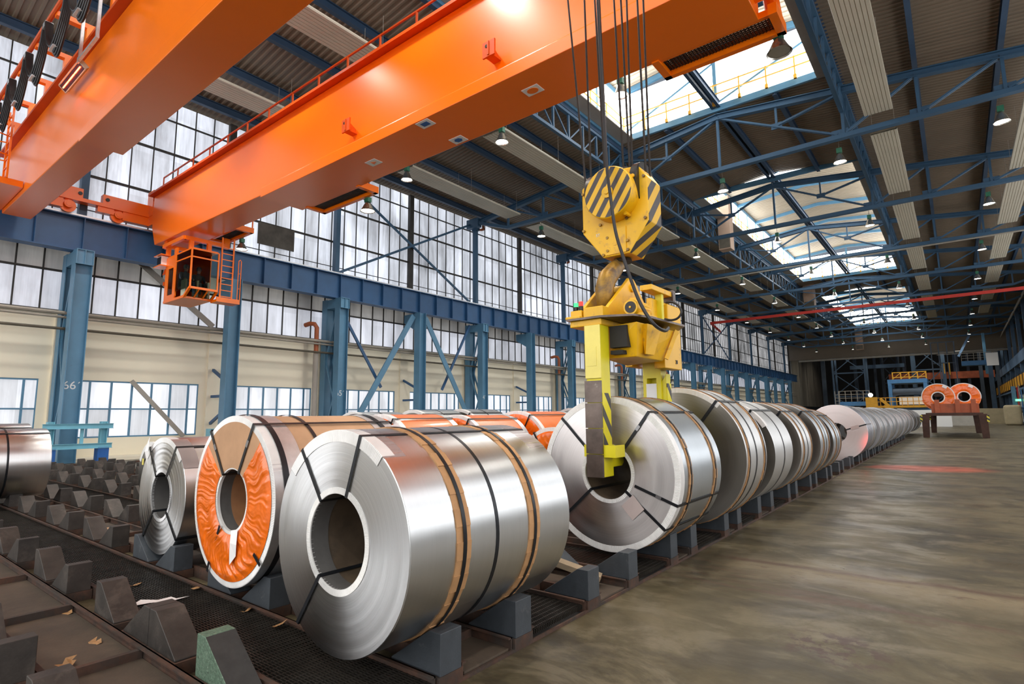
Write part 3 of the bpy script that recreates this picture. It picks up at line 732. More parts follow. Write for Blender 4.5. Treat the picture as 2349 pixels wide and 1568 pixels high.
# odds and ends on the yard floor
rnd = random.Random(4)
def leaf(x, y, z, i, label):
    mb = MB(); pts = [(0, 0, .005), (.035, .02, .014), (.03, .05, .004), (.06, .055, .016), (.02, .085, .012), (-.01, .06, .004), (-.045, .07, .018), (-.03, .03, .006)]
    mb.add(pts, [(0, 1, 2), (2, 3, 4), (0, 2, 4, 5), (5, 6, 7), (0, 5, 7)])
    o = mb.build('dry_leaf', M['leaf'], None, (x, y, z)); o.rotation_euler = (rnd.uniform(-.3, .3), rnd.uniform(-.3, .3), rnd.uniform(0, 6)); o.scale = (1.2, 1.2, 1.2)
    tag(o, label, 'leaf', 'dry leaves on the yard')
LEAF = [(-4.89, 1.5, .032, 'curled brown leaf lying alone in the middle of the front tray'), (-5.81, 1.56, .034, 'brown leaf against the rail corner in the front tray'), (-5.98, 1.53, .034, 'flat brown leaf left of the one in the rail corner'),
        (-6.11, 2.12, .066, 'brown leaf alone on the dark grating beside the torn paper'), (-4.58, 2.39, .068, 'brown leaf by the rusty rail under the orange wrapped coil'), (-4.11, 2.36, .068, 'brown leaf on the grating nearest the largest coil'),
        (-4.58, 1.25, .034, 'small brown leaf on the nearer edge of the front tray'), (-5.6, 2.39, .068, 'brown leaf by the rail left of the orange wrapped coil')]
for i, (x, y, z, l) in enumerate(LEAF): leaf(x, y, z, i, l)
mb = MB(); mb.add([(0, 0, .004), (.16, .02, .02), (.34, .03, .012), (.47, .1, .03), (.36, .1, .012), (.3, .16, .02), (.2, .12, .008), (.05, .16, .02)], [(0, 1, 6, 7), (1, 2, 5, 6), (2, 3, 4, 5)])
o = mb.build('torn_paper', M['paper'], None, (-5.5, 1.86, .066)); o.rotation_euler = (0, 0, 1.0); o.scale = (.9, .9, .5); tag(o, 'torn white paper lying on the dark grating', 'paper')
o = MB().box(0, .95, 0, .14, 0, .05).build('timber_plank', M['wood'], None, (-3.55, 4.35, .34)); o.rotation_euler = (0, radians(16), radians(22)); tag(o, 'pale timber plank leaning in the empty coil place behind the front coil', 'plank')
for i, (x, y) in enumerate(((-6.0, 2.75), (-7.85, 2.78), (-9.55, 2.8), (-8.0, 3.35))):
    o = MB().tube((0, 0, .035), (.14, .22, .035), .03, 10).build('cardboard_tube', M['card'], None, (x, y, .03)); tag(o, 'short brown cardboard tube on the tray, %s from the torn-tag coil' % nth(i), 'tube', 'cardboard tubes on the trays')
# ------------------------------------------------------------------ hall shell
XW = -27.6; XRW = 10.0; YB = -16.0; YF = 131.5; RX = -8.8
def zdeck(x): return 18.35 - .115 * abs(x - RX)
COLY = [6.3 + 5.83 * k for k in range(-4, 22)]
def struct(o, label, cat): return tag(o, label, cat, kind='structure')
# left wall: cream masonry with openings for the low windows, concrete eave on top
mb = MB()
mb.box(XW - .3, XW, YB, YF, 0, .85); mb.box(XW - .3, XW, YB, YF, 3.17, 5.75)
prev = YB
for y in COLY:
    a, b = y + .62, y + 5.21
    mb.box(XW - .3, XW, prev, min(a, YF), .85, 3.17); prev = b
    if b > YF: break
mb.box(XW - .3, XW, prev, YF, .85, 3.17)
for y in COLY: mb.box(XW, XW + .12, y - .3, y + .3, 0, 5.75)
mb.box(XW - .3, XW, YB, YF, 16.0, 16.7, 1)
struct(mb.build('wall_left', [M['cream'], M['eave']]), 'cream painted masonry wall along the left side of the hall', 'wall')
mb = MB(); mb.box(XW, XW + 1.6, YB, YF, 0, .12)
struct(mb.build('trim_1', [M['cream']]), 'low cream kerb at the foot of the left wall', 'kerb')
# right wall: added glazing lighting coil ends (outside the view except far off)
mb = MB(); mb.box(XRW, XRW + .3, YB, 175, 0, 2.2); mb.box(XRW, XRW + .3, YB, 175, 7.6, 9.6, 0); mb.box(XRW, XRW + .3, YB, 175, 15.4, 17, 0)
mb.box(XRW, XRW + .3, 70, 175, 2.2, 17)
struct(mb.build('wall_right', [M['dark_wall']]), 'dark cladding of the right side of the hall', 'wall')
struct(MB().box(XW, XRW, YB - .3, YB, 0, 18.4).build('wall_back', M['cream']), 'cream end wall behind the camera', 'wall')
mb = MB(); mb.box(XW - .2, XRW, YF - .3, YF, 12.6, 18.3); struct(mb.build('wall_header', M['deck']), 'dark cladding above the far opening of the hall', 'wall')
o = MB().box(-25.5, 8.5, YF - .75, YF - .45, 12.15, 12.5).build('header_beam', M['grey_pipe']); tag(o, 'pale thin header beam across the far opening of the hall', 'beam')
# windows ------------------------------------------------------------
wn = [0]
def window(label, frame, fm, pane, pm, loc, src=None):
    wn[0] += 1
    if src:
        f = src[0].copy(); p = src[1].copy(); COL.objects.link(f); COL.objects.link(p)
        f.name = 'window_%d' % wn[0]; p.parent = f
    else:
        f = frame.build('window_%d' % wn[0], M[fm]); p = pane.build('glass', [M[x] for x in pm] if isinstance(pm, tuple) else M[pm], f)
    f.location = loc; struct(f, label, 'window'); return f, p
def hi_window():
    f = MB(); p = MB(); L = 5.83
    p.quad((.0, 0, 9.3), (0, L, 9.3), (0, L, 16.0), (0, 0, 16.0))
    n = 7
    for i in range(n + 1): y = L * i / n; f.box(.0, .06, y - .018, y + .018, 9.3, 16.0)
    for z, h in ((9.75, .012), (10.05, .012), (11.5, .05), (13.55, .05), (15.1, .03)): f.box(.0, .075, 0, L, z - h, z + h)
    return f, p
def mid_window():
    f = MB(); p = MB(); L = 5.83
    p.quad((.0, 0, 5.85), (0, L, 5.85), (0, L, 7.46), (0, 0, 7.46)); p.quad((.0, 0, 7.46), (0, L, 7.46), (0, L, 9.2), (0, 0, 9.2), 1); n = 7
    for i in range(n + 1): y = L * i / n; f.box(.0, .06, y - .025, y + .025, 5.85, 9.2)
    f.box(0, .075, 0, L, 7.42, 7.5); f.box(0, .09, 0, L, 5.75, 5.9); f.box(0, .075, 0, L, 8.7, 8.78)
    return f, p
def lo_window():
    f = MB(); p = MB(); L = 4.59; Z0, Z1 = .85, 3.17
    ys = [0, .42, 1.17, 1.92, 2.67, 3.42, 4.17, L]
    for i in range(7):
        p.quad((0, ys[i], Z0), (0, ys[i + 1], Z0), (0, ys[i + 1], Z1), (0, ys[i], Z1), 1 if i in (1, 2, 4, 5) and False else 0)
    for i, y in enumerate(ys): f.box(-.02, .07, y - .035, y + .035, Z0, Z1)
    for z in (Z0 + .03, 2.02, Z1 - .03): f.box(-.02, .075, 0, L, z - .03, z + .03)
    return f, p
HS = MS = LS = None
for i, y in enumerate(COLY[:-1]):
    if y + 5.83 > YF + 1: break
    where = '%s bay beyond column 66' % nth(i - 4) if i >= 4 else '%s bay before column 66' % nth(3 - i)
    a = window('tall grimy mullioned window above the crane runway, ' + where, *((None, None, None, None) if HS else (lambda t: (t[0], 'iron', t[1], 'glass_hi'))(hi_window())), (XW + .45, y, 0), HS); HS = HS or a
    if y > 44: a[1].material_slots[0].link = 'OBJECT'; a[1].material_slots[0].material = M['glass_hi_far']
    a = window('grimy strip window under the crane runway, ' + where, *((None, None, None, None) if MS else (lambda t: (t[0], 'iron', t[1], ('glass_mid', 'glass_mid_shaded')))(mid_window())), (XW + .02, y, 0), MS); MS = MS or a
    a = window('blue framed low window, ' + where, *((None, None, None, None) if LS else (lambda t: (t[0], 'blue_col', t[1], 'glass_lo'))(lo_window())), (XW - .1, y + .62, 0), LS); LS = LS or a
BS = None
for i in range(6):  # unseen back windows, added to brighten the coil ends
    x = XW + .6 + i * 6.1; f = MB(); p = MB()
    p.quad((0, 0, 1.0), (5.6, 0, 1.0), (5.6, 0, 7.6), (0, 0, 7.6)); p.quad((0, 0, 9.4), (5.6, 0, 9.4), (5.6, 0, 15.4), (0, 0, 15.4))
    for k in range(8): f.box(.8 * k - .03, .8 * k + .03, 0, .06, 1.0, 15.4)
    for z in (1.0, 3.2, 5.4, 7.6, 9.4, 11.4, 13.4, 15.4): f.box(0, 5.6, 0, .07, z - .05, z + .05)
    a = window('added unseen window behind the camera lighting the coil ends, %s bay from the left wall' % nth(i), f, 'iron', p, 'glass_back_fill', (x, YB + .05, 0), BS); BS = BS or a
RS = None
for i in range(15):  # unseen right windows, added to light the coils
    y = YB + i * 5.8
    if y > 66: break
    f = MB(); p = MB()
    p.quad((0, 0, 2.2), (0, 5.8, 2.2), (0, 5.8, 7.6), (0, 0, 7.6)); p.quad((0, 0, 9.6), (0, 5.8, 9.6), (0, 5.8, 15.4), (0, 0, 15.4))
    for k in range(8): f.box(-.06, 0, 5.8 * k / 7 - .03, 5.8 * k / 7 + .03, 2.2, 15.4)
    f.box(-.07, 0, 0, 5.8, 4.8, 4.9); f.box(-.07, 0, 0, 5.8, 12.4, 12.5)
    a = window('added unseen right wall window lighting the coil ends, %s bay from the back wall' % nth(i), f, 'iron', p, 'glass_right_fill', (XRW + .02, y, 0), RS); RS = RS or a
# roof -----------------------------------------------------------------
MON = [(-6.0, 29.3), (41.05, 76.3), (88.0, 123.3)]
def deck(mb, xa, xb, ya, yb, zf, per=.28, dep=.05):
    n = int(round((yb - ya) / per)); per = (yb - ya) / n; vs = []; fs = []
    pr = [(0, 0), (.3, 0), (.42, dep), (.88, dep)]
    for i in range(n):
        for f, d in pr:
            y = ya + (i + f) * per
            vs += [(xa, y, zf(xa) + d), (xb, y, zf(xb) + d)]
    vs += [(xa, yb, zf(xa)), (xb, yb, zf(xb))]
    for i in range(len(vs) // 2 - 1): fs.append((2 * i, 2 * i + 1, 2 * i + 3, 2 * i + 2))
    mb.add(vs, fs)
mb = MB()
deck(mb, XW - .3, -14.55, YB, YF, zdeck); deck(mb, -3.05, XRW + .3, YB, YF, zdeck)
gaps = [(YB, MON[0][0]), (MON[0][1], MON[1][0]), (MON[1][1], MON[2][0]), (MON[2][1], YF)]
for a, b in gaps:
    deck(mb, -14.55, RX, a, b, zdeck); deck(mb, RX, -3.05, a, b, zdeck)
struct(mb.build('ceiling', M['deck']), 'tan corrugated roof decking over the whole hall', 'ceiling')
def zmon(x): return 21.6 - .1 * abs(x - RX)
for i, (a, b) in enumerate(MON):
    nm = ('nearest', 'middle', 'farthest')[i]
    mb = MB(); deck(mb, -14.9, RX, a - .3, b + .3, zmon, .4); deck(mb, RX, -2.7, a - .3, b + .3, zmon, .4)
    root = struct(mb.build('ceiling_monitor_%d' % (i + 1), M['deck_in']), 'raised roof of the %s skylight monitor' % nm, 'skylight roof')
    g = MB(); f = MB()
    for x in (-14.5, -3.1):
        g.quad((x, a, 18.0), (x, b, 18.0), (x, b, 20.75), (x, a, 20.75))
        f.box(x - .05, x + .05, a, b, 17.55, 18.0); f.box(x - .05, x + .05, a, b, 20.7, 21.0)
        n = 12
        for k in range(n + 1):
            y = a + (b - a) * k / n; f.box(x - .07, x + .07, y - .06, y + .06, 18.0, 20.75)
    for y in (a, b):
        g.quad((-14.5, y, 18.1), (-3.1, y, 18.1), (-3.1, y, 20.7), (-14.5, y, 20.7))
        f.box(-14.5, -3.1, y - .08, y + .08, 17.75, 18.1); f.bar((-14.5, y, 20.85), (RX, y, 21.4), .16, .3); f.bar((-3.1, y, 20.85), (RX, y, 21.4), .16, .3)
        f.box(RX - .09, RX + .09, y - .1, y + .1, 18.0, 21.2)
        for x0, x1 in ((-14.5, RX), (-3.1, RX)): f.bar((x0, y, 18.2), (x1, y, 20.6), .1, .1) if x0 < RX else f.bar((x0, y, 20.4), (x1, y, 18.2), .1, .1)
    k = 0; y = a + 5.875
    while y < b - 1:
        f.bar((-14.5, y, 20.75), (RX, y, 21.35), .16, .28); f.bar((-3.1, y, 20.75), (RX, y, 21.35), .16, .28)
        y += 5.875
    w = f.build('window_%d' % (wn[0] + 1), M['blue_col']); wn[0] += 1; struct(w, 'glazed upright walls of the %s skylight monitor in the roof' % nm, 'skylight')
    g.build('glass', M['glass_sky'], w)
    # yellow guard rails standing along the monitor sill
    r = MB()
    for x in (-14.1, -3.5):
        for z in (18.55, 19.05): r.bar((x, a + .4, z), (x, b - .4, z), .05, .05)
        y = a + .4
        while y < b: r.box(x - .03, x + .03, y - .03, y + .03, 17.95, 19.1); y += 1.8
    for z in (18.55, 19.05): r.bar((-14.1, b - .4, z), (-3.5, b - .4, z), .055, .055)
    for k in range(9): x = -14.1 + 10.6 * k / 8; r.box(x - .03, x + .03, b - .43, b - .37, 17.9, 19.1); r.box(x - .07, x + .07, b - .47, b - .33, 17.9, 18.1)
    o = r.build('guard_rail', M['yellow_rail'], None); tag(o, 'thin yellow guard rail round the sill of the %s skylight' % nm, 'railing')
    # walkway slabs below the sill, on the inside of the lattice girders
    for sx, sd in ((-14.1, 'left'), (-3.5, 'right')):
        o = MB().box(sx - .45, sx + .45, a, b, 17.72, 17.78).build('walkway', M['eave']); tag(o, 'grey service walkway along the %s side of the %s skylight' % (sd, nm), 'walkway')
# purlins ---------------------------------------------------------------
PX = [-26.2, -23.3, -20.4, -17.5, -14.55, -11.7, RX, -5.9, -3.05, -.15, 2.75, 5.65, 8.6]
PN = 0
for i, x in enumerate(PX):
    z = zdeck(x) - .2
    h = .36 if x not in (-14.55, -3.05) else .5
    segs = [(YB, YF)] if x not in (-11.7, -5.9) else gaps
    for q, (a, b) in enumerate(segs):
        mb = MB()
        if x == RX:
            mb.ibeam((x - .16, a, z - .05), (x - .16, b, z - .05), .16, h, .03); mb.ibeam((x + .16, a, z - .05), (x + .16, b, z - .05), .16, h, .03)
        else: mb.ibeam((x, a, z), (x, b, z), .2, h, .03)
        o = mb.build('purlin', M['blue_purlin'])
        tag(o, 'dark blue roof purlin, %s from the left wall' % nth(i) if len(segs) == 1 else 'short dark blue purlin %s of the ridge, %s gap between skylights' % ('left' if x < RX else 'right', nth(q)), 'purlin', 'roof purlins')
# trusses -----------------------------------------------------------------
TY = [17.55 + 11.75 * j for j in range(10)]
def ztc(x): return 17.42 - .115 * abs(x - RX)
def truss():
    t = thing('roof_truss', 'x', 'truss', (0, TY[0], 0), 'roof trusses')
    zb = 14.45
    mb = MB(); mb.bar((-23.26, 0, zb), (5.66, 0, zb), .3, .2); mb.bar((-23.26, 0, zb + .11), (5.66, 0, zb + .11), .12, .1); mb.bar((-23.26, 0, zb), (-26.3, 0, 15.5), .26, .2); mb.bar((5.66, 0, zb), (8.7, 0, 15.5), .26, .2)
    mb.build('bottom_chord', M['blue_truss'], t)
    mb = MB(); mb.ibeam((-26.6, 0, ztc(-26.6)), (RX, 0, ztc(RX)), .28, .34, .04); mb.ibeam((9, 0, ztc(9)), (RX, 0, ztc(RX)), .28, .34, .04)
    mb.box(-27.0, -25.9, -.2, .2, 15.1, 15.75); mb.box(8.3, 9.4, -.2, .2, 15.1, 15.75)
    mb.build('top_chord', M['blue_truss'], t)
    P = [(RX + s * d) for d in (0, 5.75, 8.65, 11.5, 14.46) for s in ((1,) if d == 0 else (-1, 1))]
    for x in P:
        MB((x, 0, zb)).box(x - .06, x + .06, -.07, .07, zb, ztc(x)).build('vertical', M['blue_truss'], t, (x, 0, zb))
    for s in (-1, 1):
        def dg(a, za, b, zc, w=.09):
            m = MB(); m.bar((RX + s * a, -.06, za), (RX + s * b, -.06, zc), w * .6, w); m.bar((RX + s * a, .06, za), (RX + s * b, .06, zc), w * .6, w); m.build('diagonal', M['blue_truss'], t)
        dg(.1, 17.3, 5.5, 14.6); dg(2.9, 15.95, 5.7, 16.6); dg(5.85, 14.6, 8.5, 16.3); dg(8.75, 14.6, 11.4, 16.0); dg(11.6, 14.6, 14.3, 15.7)
        MB().box(RX + s * 2.9 - .05, RX + s * 2.9 + .05, -.05, .05, 15.95, ztc(RX + 2.9)).build('vertical', M['blue_truss'], t)
        for d in (5.6, 8.65, 11.5): MB().box(RX + s * d - .35, RX + s * d + .35, -.03, .03, zb + .05, zb + .38).build('gusset_plate', M['blue_truss'], t)
        MB().box(RX + s * 2.9 - .25, RX + s * 2.9 + .25, -.03, .03, 15.8, 16.1).build('gusset_plate', M['blue_truss'], t)
    return t
T0 = truss(); tk = tree(T0); T0['label'] = 'blue lattice roof truss half hidden behind the orange crane, nearest the camera'
for j, y in enumerate(TY[1:]):
    copy_tree(T0, (0, y, 0), 'blue lattice roof truss crossing the hall, %s one seen clear of the orange crane' % nth(j), ks=tk)
# lattice girders under the monitor sides
def lattice(x, y0, L):
    t = thing('lattice_girder', 'x', 'girder', (x, y0, 0), 'lattice girders under the skylights')
    MB().box(-.09, .09, 0, L, 15.6, 15.75).build('bottom_chord', M['blue_truss'], t); MB().box(-.1, .1, 0, L, 17.05, 17.2).build('top_chord', M['blue_truss'], t)
    n = 8
    for k in range(n + 1): MB().box(-.05, .05, L * k / n - .05, L * k / n + .05, 15.75, 17.05).build('vertical', M['blue_truss'], t)
    for k in range(n):
        a, b = L * k / n, L * (k + 1) / n
        MB().bar((0, a if k < n / 2 else b, 17.05), (0, b if k < n / 2 else a, 15.7), .06, .07).build('diagonal', M['blue_truss'], t)
    return t
LT = None
for sd, x in (('left', -14.55), ('right', -3.05)):
    for j in range(7):
        if j == 0 and False: continue
        lab = 'blue lattice girder %s of the skylights, %s bay from the nearest truss' % (sd, nth(j))
        if LT is None: LT = lattice(x, TY[j] + .15, 11.45); LT['label'] = lab; lk = tree(LT)
        else: copy_tree(LT, (x, TY[j] + .15, 0), lab, ks=lk)
# radiant ceiling panels
def rpanel(w, L=9.5):
    t = thing('radiant_panel', 'x', 'heating panel', (0, 0, 14.85), 'radiant ceiling panels')
    n = 8; mb = MB(); poly = []
    for i in range(n):
        a = -w / 2 + w * i / n; q = w / n
        poly += [(a + .1 * q, 0), (a + .9 * q, 0), (a + .93 * q, .025), (a + .97 * q, .025)]
    top = [(w / 2, .09), (-w / 2, .09)]
    pts = [(-w / 2, .025)] + poly + [(w / 2, .025)]
    full = pts + top; k = len(full)
    vs = [(u, 0, v) for u, v in full] + [(u, L, v) for u, v in full]
    mb.add(vs, [(i, (i + 1) % k, k + (i + 1) % k, k + i) for i in range(k)])
    mb.build('ribbed_sheet', M['panel'], t)
    for y in (.3, L / 2, L - .3):
        for s in (-1, 1):
            MB().tube((s * w * .42, y, .08), (s * w * .42, y, 1.6), .008, 5).build('hanger_wire', M['grey_pipe'], t)
    return t
RP = {}
ROWS = [(-22.35, 1.25, 'row beside the left wall'), (-16.1, 1.3, 'row left of the skylights'), (-1.6, 1.08, 'row right of the skylights'), (3.97, 1.08, 'row by the right edge of the roof')]
for x, w, nm in ROWS:
    for j in range(-1, 7):
        if x > -10 and j < (0 if x < 0 else 1): continue
        y = 17.55 + 11.75 * j + 1.65; k = (w,)
        lab = 'cream radiant heating panel, %s, %s from the camera' % (nm, nth(j + 1 if x < -10 else (j if x < 0 else j - 1)))
        if k not in RP: RP[k] = rpanel(w); RP[k].location = (x, y, 14.85); RP[k]['label'] = lab; RP[k, 't'] = tree(RP[k])
        else: copy_tree(RP[k], (x, y, 14.85), lab, ks=RP[k, 't'])
# bell lamps
def lamp(on=True):
    t = thing('bell_lamp', 'x', 'lamp', (0, 0, 0), 'bell lamps under the trusses')
    MB().tube((0, 0, .72), (0, 0, 1.35), .012, 6).build('hanger', M['dark_pipe'], t)
    mb = MB(); mb.box(-.11, .11, -.09, .09, .46, .7); mb.lathe([(.0, .72), (.05, .72), (.05, .7)], n=10); mb.build('ballast_housing', M['lamp_green'], t)
    mb = MB(); mb.lathe([(.06, .46), (.1, .42), (.15, .32), (.21, .16), (.27, .02), (.29, 0), (.28, -.005), (.2, .15), (.13, .32)], n=24); mb.build('bell_reflector', M['lamp_metal'], t, smooth=40)
    MB().lathe([(0, .03), (.24, .03)], n=20).build('lens', M['lamp_on'], t)
    return t
L0 = lamp(); lk0 = tree(L0); firstL = True
for j, y in enumerate(TY):
    for i, x in enumerate((-20.8, -14.6, -8.85, -3.35, 2.5)):
        if j == 0 and i > 2: continue
        row = ('row nearest the left wall', 'row left of the skylights', 'row along the roof ridge', 'row right of the skylights', 'row nearest the right wall')[i]
        lab = 'green bell lamp under the %s truss, %s' % (('half hidden nearest' if j == 0 else nth(j - 1) + ' clear'), row)
        p = (x, y + .45, 13.42)
        if firstL: L0.location = p; L0['label'] = lab; firstL = False
        else: copy_tree(L0, p, lab, ks=lk0)
# crane runway, columns --------------------------------------------------
t = thing('crane_runway', 'dark blue crane runway girder with a rail, along the left wall above the columns', 'girder', (-26.2, YB, 8.05))
o_ = (-26.2, YB, 8.05); mb = MB(o_); mb.box(-26.25, -26.22, YB, YF, 8.05, 9.4); mb.box(-26.5, -26.0, YB, YF, 8.03, 8.07); mb.box(-26.5, -26.0, YB, YF, 9.36, 9.4)
mb.build('web_plate', M['blue_run'], t)
y = -1.0; st = None
while y < YF:
    if st is None: st = MB().box(-.1, .1, -.012, .012, -.645, .645).build('stiffener', M['blue_run'], t)
    else: st = st.copy(); COL.objects.link(st)
    st.location = (-26.12 + 26.2, y - YB, 8.715 - 8.05); y += 1.4575
mb = MB(o_); mb.box(-26.28, -26.18, YB, YF, 9.4, 9.52); mb.build('rail', M['rimsteel'], t)
mb = MB(o_); mb.box(-27.4, -26.5, YB, YF, 9.3, 9.36); mb.build('walkway_plate', M['blue_run'], t)
def column(num):
    t = thing('steel_column', 'x', 'column', (0, 0, 0), 'blue steel columns along the left wall')
    m = MB()
    if num:
        m.box(-25.9, -25.87, -.26, .26, 0, 7.5); m.box(-26.15, -25.68, -.28, -.255, 0, 8.03); m.box(-26.15, -25.68, .255, .28, 0, 8.03)
        m.build('front_leg', M['blue_col'], t)
        m = MB(); m.box(-27.25, -27.0, -.24, .24, 0, 8.03); m.box(-27.35, -26.9, -.28, -.25, 0, 8.03); m.box(-27.35, -26.9, .25, .28, 0, 8.03); m.build('rear_leg', M['blue_col'], t)
        m = MB(); m.box(-26.95, -25.7, -.27, .27, 7.5, 8.0); m.box(-25.7, -25.66, -.28, .28, 7.45, 8.03); m.box(-25.66, -25.6, -.28, -.25, 7.45, 8.03); m.box(-25.66, -25.6, .25, .28, 7.45, 8.03); m.box(-25.66, -25.6, -.015, .015, 7.45, 8.03); m.box(-25.66, -25.6, -.28, .28, 7.45, 7.48); m.box(-25.66, -25.6, -.28, .28, 8.0, 8.03)
        m.build('head', M['blue_col'], t)
        for k, (za, zb, d) in enumerate(((.4, 2.6, 1), (2.6, 4.6, 0), (4.6, 7.1, 1))):
            for s in (-.2, .2):
                m = MB(); m.bar((-26.95 if d else -26.15, s, za), (-26.15 if d else -26.95, s, zb), .07, .1); m.build('lacing_bar', M['blue_col'], t)
    else:
        m.box(-26.0, -25.97, -.24, .24, 0, 8.03); m.box(-26.25, -25.75, -.27, -.24, 0, 8.03); m.box(-26.25, -25.75, .24, .27, 0, 8.03); m.build('front_leg', M['blue_col'], t)
        m = MB(); m.prism([(-27.3, 8.0), (-27.3, 7.5), (-26.9, 7.35), (-26.5, 6.9), (-26.2, 6.9), (-26.2, 8.0)], 'y', -.2, .2) if False else m.hexa([(-27.3, -.2, 7.5), (-26.2, -.2, 6.9), (-26.2, .2, 6.9), (-27.3, .2, 7.5), (-27.3, -.2, 8.0), (-26.2, -.2, 8.0), (-26.2, .2, 8.0), (-27.3, .2, 8.0)]); m.build('corbel', M['blue_col'], t)
        for z, d in ((1.9, 1), (2.6, 0), (3.3, -1)):
            m = MB(); m.bar((-26.15, -.1, z), (-27.4, -.1, z + d * -.55), .1, .12); m.build('wall_bracket', M['blue_run'], t)
    return t
cp = {True: column(True), False: column(False)}; ck = {k: tree(v) for k, v in cp.items()}; cu_ = set()
for i, y in enumerate(COLY):
    k = i - 4
    if k < 0 or y > 126: continue
    num = k % 2 == 0; n = 66 - k // 2
    lab = ('blue two-legged column numbered %d in white' % n if k < 5 else 'blue two-legged column, %s two-legged one beyond column 64' % nth((k - 6) // 2)) if num else 'blue single-legged column, %s single-legged one from the left frame edge' % nth(k // 2)
    if num not in cu_: cu_.add(num); c = cp[num]; c.location = (0, y, 0); c['label'] = lab
    else: c = copy_tree(cp[num], (0, y, 0), lab, ks=ck[num])
    if num and k < 5:
        text('%d´' % n, .42, M['white_col'], basis((0, 1, 0), (0, 0, 1), (-25.865, .0, 2.85)), c, 'column_number')
# upper posts between runway and roof
up = thing('upper_post', 'x', 'post', (0, 0, 0), 'posts above the crane runway'); MB().box(-26.75, -26.45, -.13, .13, 9.36, 15.4).build('shaft', M['blue_truss'], up)
MB().box(-26.8, -26.3, -.16, .16, 15.0, 15.6).build('cap', M['blue_truss'], up)
dp = thing('window_post', 'x', 'post', (0, 0, 0), 'dark posts between the high windows'); MB().box(-27.14, -26.9, -.16, .16, 9.36, 16.0).build('shaft', M['iron'], dp)
uk = tree(up); dk = tree(dp); f1 = f2 = True
for i, y in enumerate(COLY):
    k = i - 4
    if k < -1 or y > 130: continue
    if k % 2 == 0:
        lab = 'blue post above the crane runway, over the %s two-legged column' % nth(k // 2)
        if f1: up.location = (0, y + .0, 0); up['label'] = lab; f1 = False
        else: copy_tree(up, (0, y, 0), lab, ks=uk)
    else:
        lab = 'dark post between the high windows, %s one from the left frame edge' % nth((k + 1) // 2)
        if f2: dp.location = (0, y, 0); dp['label'] = lab; f2 = False
        else: copy_tree(dp, (0, y, 0), lab, ks=dk)
# bracing
def brace(label, pts, w, mat, x=-26.35):
    t = thing('wall_bracing', label, 'bracing', (x, pts[0][0], pts[0][1]), 'diagonal wall bracing')
    for a, za, b, zb in pts: MB((x, pts[0][0], pts[0][1])).bar((x, a, za), (x, b, zb), .08, w).build('diagonal', M[mat], t)
brace('pair of light blue braces spreading down from the column between numbers 65 and 64', [(23.3, 7.8, 18.7, .6), (24.3, 7.8, 28.9, .6)], .34, 'blue_col', -26.1)
brace('pair of thin dark braces crossing the light blue braces between columns 65 and 64', [(18.4, 7.4, 21.2, 3.3), (28.9, 7.9, 26.2, 3.3)], .16, 'blue_run', -26.5)
brace('thin blue cross bracing over the high window above columns 65 and 64', [(18.1, 9.6, 29.2, 15.4), (18.1, 15.4, 29.2, 9.6)], .14, 'blue_truss', -26.7)
brace('dark cross bracing over the far high windows near the red beam', [(76.4, 9.6, 88, 15.2), (76.4, 15.2, 88, 9.6)], .16, 'blue_run', -26.7)
o = MB().bar((XW + .2, 7.6, 9.2), (XW + .2, 11.9, 5.9), .08, .24).build('roof_brace', M['eave']); tag(o, 'dark diagonal strut across the strip window beside column 66', 'brace')
o = MB().bar((XW + .1, 8.75, 3.2), (XW + .1, 10.95, .8), .08, .17).build('roof_brace', M['eave']); tag(o, 'dark diagonal strut across the low window beside column 66', 'brace')
# boarded up panes
o = MB().box(-27.08, -27.03, 13.66, 15.65, 10.35, 11.48).build('board', M['dark_bld2']); tag(o, 'dark board covering broken panes of the high window beside the crane cab', 'board')
o = MB().box(-27.08, -27.03, 60.2, 62.0, 9.8, 11.45).build('board', M['dark_bld2']); tag(o, 'dark board covering far panes of the high window near the red beam', 'board')
# pipes
mb = MB(); mb.tube((-26.6, YB, 5.66), (-26.6, YF, 5.66), .075, 8); mb.tube((-26.62, YB, 5.5), (-26.62, YF, 5.5), .05, 8); o = mb.build('wall_pipe', M['grey_pipe']); tag(o, 'pale pipe running along the wall under the strip windows', 'pipe')
o = MB().tube((-26.6, YB, 5.05), (-26.6, YF, 5.05), .055, 8).build('wall_pipe', M['dark_pipe']); tag(o, 'thinner dark pipe running along the wall below the pale pipe', 'pipe')
o = MB().tube((-27.0, 88, 3.0), (-27.0, YF, 3.0), .1, 8).build('wall_pipe', M['red_pipe']); tag(o, 'red pipe low on the far part of the left wall', 'pipe')
for i, y in enumerate((17.05, 40.7, 52.4, 64.0)):
    t = thing('drain_pipe', 'orange drain pipe with a bend by %s' % ('column 65', 'the column beyond number 64', 'the second two-legged column beyond number 64', 'the third two-legged column beyond number 64')[i], 'pipe', (-26.9, y, 0), 'orange drain pipes')
    MB().path([(-.5, -.35, 6.55), (-.2, -.25, 6.62), (0, -.1, 6.6), (.08, 0, 6.4), (.08, 0, 5.0)], .12, 10).build('bend', M['orange_pipe'], t); MB().tube((.08, 0, .3), (.08, 0, 5.0), .14, 10).build('lower_pipe', M['eave'], t)
for i, y in enumerate((29.75, 41.4)):
    o = MB().path([(-26.1, y - .1, 15.0), (-26.2, y + .3, 15.15), (-26.4, y + .5, 15.6), (-26.5, y + .6, 16.2)], .09, 8).build('drain_elbow', M['orange_pipe']); tag(o, 'orange drain elbow high at the eave over %s' % ('column 64', 'the column beyond number 64')[i], 'pipe')
